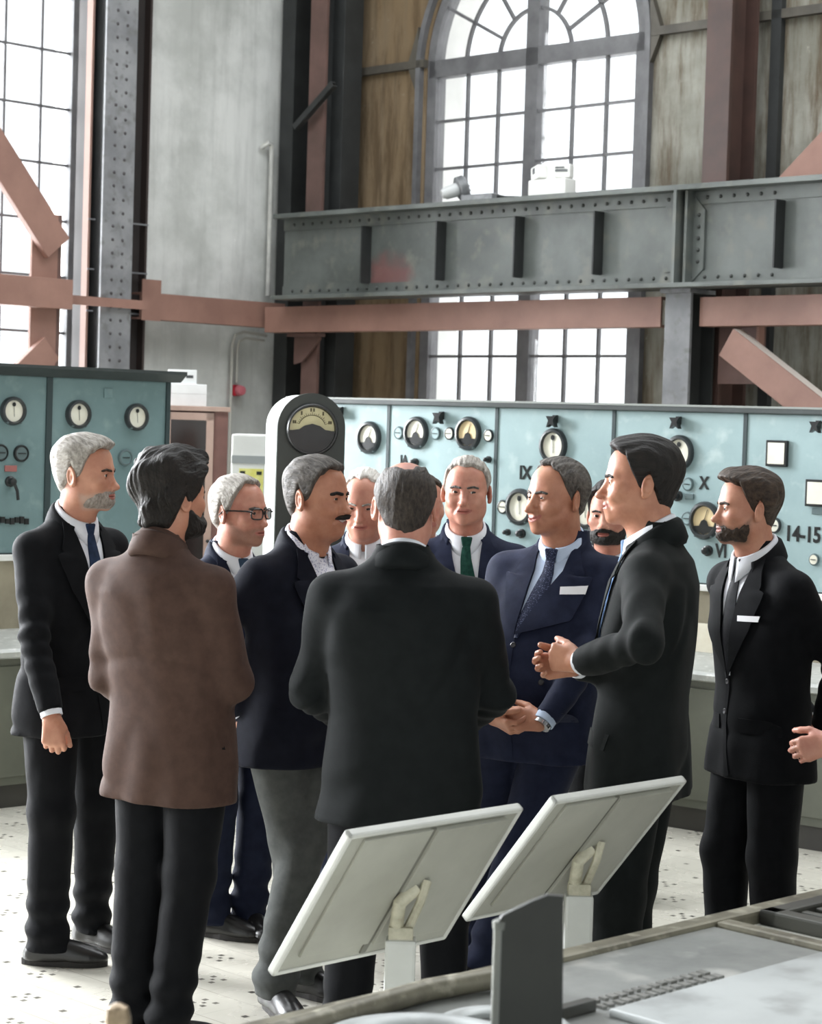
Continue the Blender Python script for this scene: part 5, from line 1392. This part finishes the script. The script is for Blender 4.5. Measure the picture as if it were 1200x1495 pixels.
# ------------------------------------------------------------------ reading stands (seen from behind)
LECB = mat('stand_back_panel', S(166,166,156), S(150,150,140), scale=3, rough=.5, bump=.03); LECW = mat('stand_white_frame', S(206,207,202), S(192,193,188), scale=5, rough=.4)
LECP = mat('stand_post', S(200,202,198), S(188,190,186), scale=5, rough=.4)
def stand(bl, tl, tr_, Yb, post_px, label):
    BL = at(bl[0], bl[1], Yb)
    E = Vector((1, 1, 0)).normalized(); Pn = Vector((1, -1, 0)).normalized()
    # slant edge lies in the plane spanned by Pn and z through BL
    TL = hit(tl[0], tl[1], BL, E); T = TL-BL; H = T.length; T.normalize()
    d = ray(*tr_); A = np.array([[d.x, -E.x], [d.y, -E.y]]); bvec = np.array([TL.x-CAMPOS.x, TL.y-CAMPOS.y])
    W = float(np.linalg.solve(A, bvec)[1]); Nf = E.cross(T).normalized()      # away from the viewer? fixed below
    if Nf.y < 0: Nf = -Nf
    M = frame(BL, E, T, Nf)     # local x along, y up the slope, z towards the reader's side
    mid = BL+E*(W*.5)+T*(H*.42)
    px_ = at(post_px, 1400, mid.y).x
    root = empty('reading_stand', (px_, mid.y, 0), 0, label, 'stand', 'pair of white reading stands')
    iv = Matrix.Translation((-px_, -mid.y, 0))
    L = iv @ M
    k = MB(L); k.box((.012, .012, .004), (W-.012, H-.012, .024)); k.build('display_board', LECB, root)
    k = MB(L)
    for lo_, hi_ in (((0, 0, .0), (W, .014, .024)), ((0, H-.014, .0), (W, H, .024)), ((0, 0, .0), (.014, H, .024)), ((W-.014, 0, .0), (W, H, .024))): k.box(lo_, hi_, .006)
    k.build('edge_frame', LECW, root)
    k = MB(L); k.box((.055, .055, -.004), (W*.475, H-.02, .004), .002); k.box((W*.475+.012, .055, -.010), (W-.055, H-.02, .004), .002); k.build('back_cover', LECB, root)
    k = MB(L); k.box((W*.475-.006, .02, -.001), (W*.475+.012, H-.02, .004)); k.build('cover_gap_shade', mat('stand_gap_shade', S(112,112,104), rough=.7), root)  # dark strip drawn for the shadow where the cover halves overlap
    # bracket and post
    c = L @ Vector((W*.56, H*.52, -.006)); pt = Vector((0, 0, c.z-.10))
    k = MB(); k.box((-.030, -.022, c.z-.16), (.030, .022, c.z-.09), .006)
    k.tube([pt+Vector((-.012, 0, 0)), (c+pt)/2+Vector((-.02, -.03, .02)), c], [.018, .017, .020], 10); k.tube([pt+Vector((.015, 0, 0)), (c+pt)/2+Vector((.03, -.01, .02)), c+Vector((.03, 0, .02))], [.012, .011, .012], 8)
    k.build('tilt_bracket', mat('stand_bracket', S(196,192,172), S(150,146,126), scale=18, rough=.45), root, smooth=True)
    k = MB(); k.box((-.037, -.030, .012), (.037, .030, c.z-.12), .008); k.build('post', LECP, root)
    k = MB(); k.box((-.20, -.16, 0), (.20, .16, .012), .004); k.build('base_plate', LECP, root)
    return root
stand((397, 1427), (512, 1221), (766, 1178), 4.9, 584, 'white reading stand seen from behind, nearer and left of the pair')
stand((680, 1347), (812, 1171), (1004, 1146), 5.43, 842, 'white reading stand seen from behind, farther and right of the pair')

# ------------------------------------------------------------------ machine in the foreground
MZ = .75
MO = atz(585, 1438, MZ); ME = Vector((1, 1, 0)).normalized(); MP = Vector((1, -1, 0)).normalized()
MM = frame(Vector((MO.x, MO.y, 0)), ME, MP, ZZ)         # local x along the edge, y towards the viewer
MI = MM.inverted()
def mp(px, py, z=MZ): q = MI @ atz(px, py, z); return q.x, q.y
MACH = mat('machine_grey', S(150,152,150), S(116,118,116), scale=3, rough=.38, metal=.2, bump=.08, bscale=30, c3=S(176,176,172), scale3=7, rvar=.1)
MACHL = mat('machine_pale', S(188,192,192), S(168,172,172), scale=3, rough=.35, metal=.15, c3=S(150,152,152), scale3=6); MACHD = mat('machine_dark', S(66,66,60), S(50,50,46), scale=5, rough=.45)
RAILM = mat('machine_rail', S(128,124,108), S(92,88,76), scale=9, rough=.42, metal=.3, c3=S(170,166,150), scale3=20)
mach = empty('turbine_casing', (0, 0, 0), 0, 'large grey machine casing filling the bottom right foreground', 'machine'); mach.matrix_world = MM
xa, xb, yb = -1.2, 4.2, 2.3
k = MB(); k.box((xa, .02, .0), (xb, yb, MZ-.045), .01); k.build('casing', MACH, mach)
xr = mp(1003, 1335)[0]
k = MB(); k.box((xa, .05, MZ-.045), (xr, yb, MZ-.012), .006); k.build('top_plate', MACH, mach)
k = MB(); k.box((xa, 0, MZ-.07), (xb, .055, MZ), .010); k.box((xa, -.02, MZ-.075), (xb, .0, MZ-.035), .006); k.build('edge_rail', RAILM, mach)
k = MB(); k.box((xr, .055, MZ-.05), (xr+.05, yb, MZ), .010); k.build('cross_rail', RAILM, mach)
# recess with grating beyond the cross rail
g0_, g1_ = mp(1128, 1332), mp(1250, 1300)
k = MB(); k.box((xr+.05, .055, MZ-.05), (xb, yb, MZ-.03)); k.build('recess_floor', mat('recess_pale', S(206,206,198), rough=.5), mach)
k = MB(); gx, gy = mp(1108, 1331)
k.box((gx, gy, MZ-.03), (gx+.05, gy+1.1, MZ+.006), .006); k.box((gx, gy, MZ-.03), (gx+1.3, gy+.05, MZ+.006), .006); k.build('grating_frame', MACHD, mach)
k = MB()
for i in range(20): k.box((gx+.08+.06*i, gy+.06, MZ-.03), (gx+.105+.06*i, gy+1.1, MZ+.0), .004)
for i in range(10): k.box((gx+.06, gy+.09+.1*i, MZ-.03), (gx+1.3, gy+.11+.1*i, MZ-.005))
k.build('grating', MACHD, mach)
# paler plate nearer the viewer, with a raised worn legend along its edge
y1_ = mp(1100, 1418)[1]
k = MB(); k.box((mp(905, 1480)[0], y1_, MZ-.012), (xr-.03, yb, MZ+.004), .006); k.build('cover_plate', MACHL, mach)
k = MB(); y2_ = mp(1000, 1440)[1]
random.seed(3)
x = mp(905, 1472)[0]
xe = mp(1085, 1428)[0]
while x < xe:
    w_ = random.uniform(.008, .02)
    for row in (0, 1): k.box((x, y2_-.075+.036*row, MZ-.012), (x+w_, y2_-.055+.036*row+random.uniform(-.004, .004), MZ-.006))
    x += w_+random.uniform(.006, .014)
k.build('raised_legend', mat('legend_worn', S(104,104,100), S(128,128,124), scale=30, rough=.5), mach)
k = MB(); a_ = mp(830, 1480); k.box((a_[0]-.1, y2_-.045, MZ-.012), (mp(905, 1472)[0]-.02, y2_-.02, MZ+.012), .004); k.build('guide_bar', MACHD, mach)
# round covers at the left
for (px_, py_), r_, nm, h_ in (((618, 1540), .20, 'ring_cover', .035), ((735, 1500), .13, 'well', .02)):
    a_ = mp(px_, py_); k = MB(Matrix.Translation((a_[0], a_[1], MZ-.012)))
    k.lathe([(r_*.72, 0), (r_*.72, h_*.6), (r_*.80, h_), (r_*.93, h_), (r_, h_*.6), (r_, 0)], 40); k.build(nm, MACHL, mach, smooth=True)
    k = MB(Matrix.Translation((a_[0], a_[1], MZ-.012))); k.lathe([(.01, .004), (r_*.70, .004), (r_*.70, .001)], 32); k.build('well_floor', MACHD, mach, smooth=True)
a_ = mp(470, 1470); b_ = mp(710, 1418)
k = MB(); k.tube([(a_[0]-.2, .10, MZ), (a_[0], .09, MZ+.004), ((a_[0]+b_[0])/2, .085, MZ+.01), (b_[0], .12, MZ+.012)], .022, 10); k.build('oil_pipe', RAILM, mach, smooth=True)
# upright plate in front
Yp = 3.35
c0, c1 = at(723, 1450, Yp), at(826, 1450, Yp); ztl, ztr = at(728, 1352, Yp).z, at(815, 1306, Yp).z
up = empty('upright_plate', ((c0.x+c1.x)/2, Yp, MZ-.012), 0, 'dark upright metal plate with a sloping top standing on the foreground machine', 'plate')
w_ = (c1.x-c0.x)/2; b0_ = MZ-.012
UPM = mat('plate_dark_olive', S(44,46,42), S(35,37,34), scale=6, rough=.42, bump=.05)
k = MB(); pl = [(-w_, 0), (w_, 0)]
for px_, py_ in ((823, 1309), (800, 1307), (775, 1317), (750, 1329), (734, 1337), (727, 1346)): q = at(px_, py_, Yp); pl.append((q.x-up.location.x, q.z-b0_))
k.prism(pl, 'y', 0, .016); k.build('plate', UPM, up)
k = MB(); k.tube([(-w_+.003, .008, .0), (-w_+.003, .008, ztl-b0_-.004)], .009, 10); k.lathe([(.011, 0), (.012, .012), (.004, .017)], 12, Matrix.Translation((-w_+.004, .008, ztl-b0_-.006))); k.build('edge_rod', mat('rod_steel', S(126,128,124), rough=.3, metal=.6), up, smooth=True)
k = MB(); k.box((-w_-.02, -.03, 0), (w_+.02, .045, .012), .003); k.build('foot', UPM, up)
# brass capped lever
Yl = 3.1
c = at(182, 1480, Yl); zt = at(172, 1466, Yl).z
lv = empty('brass_lever', (c.x, Yl, MZ-.0105), 0, 'brass capped lever poking up at the bottom edge below the brown jacket man', 'lever')
h_ = zt-MZ+.012
BR = mat('brass_worn', S(178,160,134), S(122,106,86), scale=20, rough=.3, metal=.7)
Mlv = Matrix.Rotation(R(-2.5), 4, 'Y')
k = MB(Mlv); k.lathe([(.014, 0), (.014, h_-.05)], 14); k.build('rod', MACHD, lv, smooth=True)
k = MB(Mlv); k.lathe([(.016, h_-.075), (.0195, h_-.06), (.0195, h_-.022), (.016, h_-.006), (.006, h_)], 20); k.build('cap', BR, lv, smooth=True)
# ------------------------------------------------------------------ the group of men
L0 = [.080, .078, .066, .022, -.020, -.030, .018, -.035, -.062, -.082]     # ordinary short hairline, front to nape
LR = [.092, .090, .074, .034, -.006, -.024, .018, -.035, -.062, -.082]     # receding
# A: left man in midnight navy
person('man with grey hair and beard in a black suit standing at the left edge', 101, 7.15, (125, 692), -14, -38, 'ink', shirt=SHIRT, tie='navy', skin='a', g=1.03, pin=1, vz=.36, hem=-.27,
       q=dict(w=.98, hair=dict(col='grey', line=L0, side=.008, top=.022, quiff=.008), beard=dict(col='stubg', th=.0040, tone=.55, line=[-.050,-.050,-.054,-.058,-.082,-.110,-.14,-.2,-.3,-.3], tline=[-.050,-.050,-.054,-.058,-.066,-.062,-.040,-.04,-.2,-.3]), brow='brown', smile=.2, gaze=(.0, 1, 0)),
       arms={'R': dict(pw=(76, 1052, 6.84), pole=(.5, -1, 0), dir=(0, .12, -1), palm=(-.75, -.6, 0), curl=(.7, 1.0, .8), thumb=(.8, .3, .5)), 'L': dict(w=(.26, .06, .86))},
       feet={'R': (68, 1408, 38, 'px'), 'L': (132, 1380, 0, 'px')})
# B: brown jacket, seen from behind
person('man with thick dark hair in a brown jacket, seen from behind', 252, 6.2, (251, 724), 46, 62, 'brown', trouser='ink', shirt=CL['brown'], skin='a', g=1.04, sh=1.04, lapel=False, hem=-.33,
       q=dict(w=1.0, hs=1.0, hair=dict(col='black', line=[.085,.082,.070,.020,-.030,-.045,-.01,-.07,-.098,-.110], side=.020, top=.034, wave=.006, quiff=.004, strand=.003), beard=dict(col='black', th=.012, low=.14), brow='black'),
       arms={'R': dict(w=(.07, .25, 1.08), pole=(.5, -.6, -.6), curl=(.5, .6, .5)), 'L': dict(w=(.13, .20, .99), pole=(.35, -.7, -.6), curl=(.5, .6, .5))},
       feet={'L': (190, 1528, 15, 'px'), 'R': (243, 1540, -15, 'px')})
# C: glasses
person('man with grey swept hair and dark framed glasses in a dark blue suit', 346, 7.6, (350, 747), -32, -52, 'blue', tie='slate', skin='c', g=.98, vz=.36,
       q=dict(w=.98, glasses=True, hair=dict(col='grey', line=LR, side=.014, top=.018), beard=dict(col='stub', th=0, tone=.75), brow='darkgrey', fold=.9, gaze=(.3, 1, .1)),
       arms={'R': dict(w=(.20, .20, .95)), 'L': dict(w=(.16, .22, .94))}, feet={'R': (306, 1366, 30, 'px'), 'L': (362, 1362, -10, 'px')})
# D: smiling man with a moustache
person('smiling man with a moustache in a navy blazer and grey trousers, open collar', 430, 6.75, (464, 726), -28, -40, 'navy', trouser='grey', shirt=SHIRTP, skin='b', g=1.08, belly=.5, vz=.40, hem=-.26,
       q=dict(w=1.02, fat=.6, gap=.30, cdrop=.015, hair=dict(col='darkgrey', line=L0, side=.009, top=.018), moustache='black', brow='black', browt=.0055, smile=.9, open=.9, eye=.75, fold=.9, gaze=(.1, 1, -.1)),
       arms={'R': dict(pw=(354, 1036, 6.64), pole=(.6, -1, 0), dir=(0, .1, -1), palm=(-1, -.2, 0), curl=(.8, 1.0, .8)), 'L': dict(w=(.16, .26, .95))}, feet={'R': (440, 1452, 5, 'px'), 'L': (.14, .08, -25)})
# E: older man peering between the two
person('older man with white hair looking down between the smiling man and the man turned away', 536, 8.0, (532, 733), -100, -95, 'blue', tie=None, skin='c', g=1.0, coarse=False, hpitch=-14,
       q=dict(w=1.0, fat=.5, hair=dict(col='white', line=LR, side=.006, top=.010), brow='grey', fold=1.2, eye=.7, smile=.2))
# F: centre, back turned
person('broad man in a dark suit with thinning hair, back turned in the centre', 590, 5.85, (592, 738), 89, 88, 'dkgreen', trouser='ink', skin='c', g=1.15, sh=1.0, lapel=False, hem=-.30, vent=False,
       q=dict(w=1.04, fat=.6, hair=dict(col='thin', line=[.115,.115,.105,.06,.0,-.020,.018,-.035,-.066,-.086], side=.006, top=.007, strand=.0012, bald=((0, .000, .136), (.044, .085, .052)))),
       arms={'L': dict(w=(.15, .24, .99), pole=(.75, -.7, -.3)), 'R': dict(w=(.14, .25, .98), pole=(.85, -.6, -.3))}, feet={'L': (-.14, .0, 10), 'R': (.14, .0, -10)})
# G: green tie, facing
person('man with cropped grey hair, green tie and lapel pin facing the camera', 690, 7.75, (681, 717), -97, -92, 'navyblue', tie='green', skin='c', g=1.04, pin=1, vz=.38,
       q=dict(w=1.03, jaw=1.08, fat=.4, hair=dict(col='grey', line=L0, side=.005, top=.012), brow='darkgrey', smile=.4, fold=.7, eye=.8, gaze=(-.25, 1, -.15)),
       arms={'L': dict(w=(.05, .22, .86)), 'R': dict(w=(.05, .22, .88))})
# H: double-breasted navy suit
person('smiling man in a navy double breasted suit with a white pocket square, hands clasped', 782, 6.9, (813, 726), -146, -116, 'navyblue', tie='dots', shirt=SHIRTB, skin='b', g=1.12, belly=.6, db=True, vz=.54, hem=-.25, square=.026,
       q=dict(w=1.0, nose=1.5, sqz=.105, sqx=.122, hair=dict(col='darkgrey', line=LR, side=.009, top=.014), brow='darkgrey', smile=1.0, fold=1.0, eye=.65, jaw=1.05, gaze=(.1, 1, -.05)),
       arms={'L': dict(pw=(796, 1050, 6.60), pole=(1, -.6, -.1), dir=(.93, .10, .05), palm=(.1, -1, -.25), curl=(.28, .38, .3), thumb=(.8, .5, .25), watch=True),
             'R': dict(pw=(716, 1040, 6.70), pole=(1, -.6, -.1), dir=(-.8, .25, -.30), palm=(-.2, -.6, .7), curl=(.5, .6, .4), thumb=(.8, .5, .3))},
       feet={'L': (.15, .03, -20), 'R': (690, 1412, 15, 'px')})
# I: bearded man behind
person('young man with a black beard, half hidden behind the tall man', 900, 8.4, (889, 752), -108, -100, 'black', tie=None, skin='c', g=.98,
       q=dict(w=.98, hair=dict(col='black', line=L0, side=.010, top=.024, wave=.004), beard=dict(col='black', th=.007), moustache='black', brow='black', gaze=(-.2, 1, 0)))
# J: tall man on the right
person('tall dark haired man in a dark grey suit facing left, hands held together', 936, 6.0, (935, 704), 176, 164, 'charcoal', tie='sky', skin='b', g=1.06, sh=1.0, vz=.32, hem=-.22,
       q=dict(w=1.0, hs=1.0, nose=1.3, hair=dict(col='black', line=[.082,.080,.066,.020,-.026,-.034,.012,-.035,-.070,-.086], side=.009, top=.019, quiff=.007), brow='black', smile=.3, fold=.7, gaze=(-.1, 1, -.1)),
       arms={'L': dict(pw=(852, 966, 5.78), pole=(1.3, -.5, -.5), dir=(.30, 1, .10), palm=(.9, -.2, -.1), curl=(.95, 1.1, .7), thumb=(.85, .4, .3)),
             'R': dict(pw=(846, 972, 5.92), pole=(1, -.7, -.1), dir=(-.45, 1, -.05), palm=(-.8, -.2, .3), curl=(.6, .8, .5))},
       feet={'L': (-.11, .02, 15), 'R': (.12, .03, -15)})
# K: far right man
person('man with trimmed dark beard and black suit with white pocket square, at the right', 1112, 6.75, (1091, 742), -172, -152, 'ink', tie='black', skin='a', g=1.0, vz=.36, hem=-.26, square=.018,
       q=dict(w=.98, hs=.95, hair=dict(col='brown', line=L0, side=.006, top=.024, quiff=.010), beard=dict(col='brown', th=.003, tone=.8), brow='brown', fold=.6, gaze=(0, 1, -.05)),
       arms={'L': dict(w=(.06, -.21, .93), pole=(1, -.5, 0)), 'R': dict(w=(.04, -.20, .95), pole=(1, -.5, 0))}, feet={'L': (-.07, -.04, 5), 'R': (.08, .05, -10)})
# L: beyond the right edge, only a hand shows
person('person in a black sleeve cut off by the right edge, only the hand showing', 1345, 6.2, (1338, 720), 175, 172, 'black', tie=None, skin='c', g=1.0, coarse=True,
       q=dict(hair=dict(col='black', line=L0)), arms={'L': dict(pw=(1222, 1080, 6.0), pole=(.6, -1, -.1), dir=(.2, 1, -.35), palm=(.9, 0, -.2), curl=(.5, .6, .4), thumb=(.7, .6, .2))})
# M: mostly hidden
person('person almost hidden behind the broad man in the centre, only hair and ear showing', 630, 8.7, (618, 738), -70, -80, 'black', tie=None, skin='c', g=.98, coarse=True, q=dict(hair=dict(col='brown', line=L0)))
# ------------------------------------------------------------------ light and camera
cam = bpy.data.cameras.new('camera'); co = bpy.data.objects.new('camera', cam); COL.objects.link(co); SC.camera = co
cam.sensor_fit = 'HORIZONTAL'; cam.sensor_width = 36; cam.lens = FPX/1200*36; cam.clip_end = 200
co.matrix_world = Matrix.Translation(CAMPOS) @ CAMROT.to_4x4()
cam.dof.use_dof = True; cam.dof.focus_distance = 7.0; cam.dof.aperture_fstop = 9.0
w = bpy.data.worlds.new('sky'); SC.world = w; w.use_nodes = True
bg = w.node_tree.nodes['Background']; bg.inputs[0].default_value = (.93, .97, 1.0, 1); bg.inputs[1].default_value = WORLD
def area(name, M, sx, sy, power, col=(1, 1, 1)):
    l = bpy.data.lights.new(name, 'AREA'); l.shape = 'RECTANGLE'; l.size = sx; l.size_y = sy; l.energy = power; l.color = col
    o = bpy.data.objects.new(name, l); COL.objects.link(o); o.matrix_world = M; return o
for (a, b_), pw in zip(LW, LPOW):
    # daylight outside the first left window; added key lamps outside the unseen two
    M = LEFT @ Matrix.Translation(((a+b_)/2, -1.0, (LWB+LWT)/2+.4)) @ Matrix.Rotation(R(90+12), 4, 'X')
    area('left_window_lamp', M, (b_-a)*1.2, LWT-LWB+.8, pw, (.94, .97, 1.0))
M = BACK @ Matrix.Translation((WC, -1.0, 3.6)) @ Matrix.Rotation(R(90+12), 4, 'X')
area('daylight_back', M, 3.0, 5.0, BPOW, (.96, .98, 1.0))
area('added_roof_lamp', Matrix.Translation(((SKY[0]+SKY[1])/2, (SKY[2]+SKY[3])/2, HT+.6)), SKY[1]-SKY[0], SKY[3]-SKY[2], SPOW, (.95, .98, 1.0))  # lamp added above the roof opening for light from overhead
SC.view_settings.view_transform = 'Standard'; SC.view_settings.look = 'None'; SC.view_settings.gamma = 1; SC.view_settings.exposure = EXPO
SC.view_settings.use_curve_mapping = False
SC.cycles.use_denoising = True; SC.cycles.max_bounces = 8; SC.cycles.diffuse_bounces = 5; SC.cycles.sample_clamp_indirect = 8
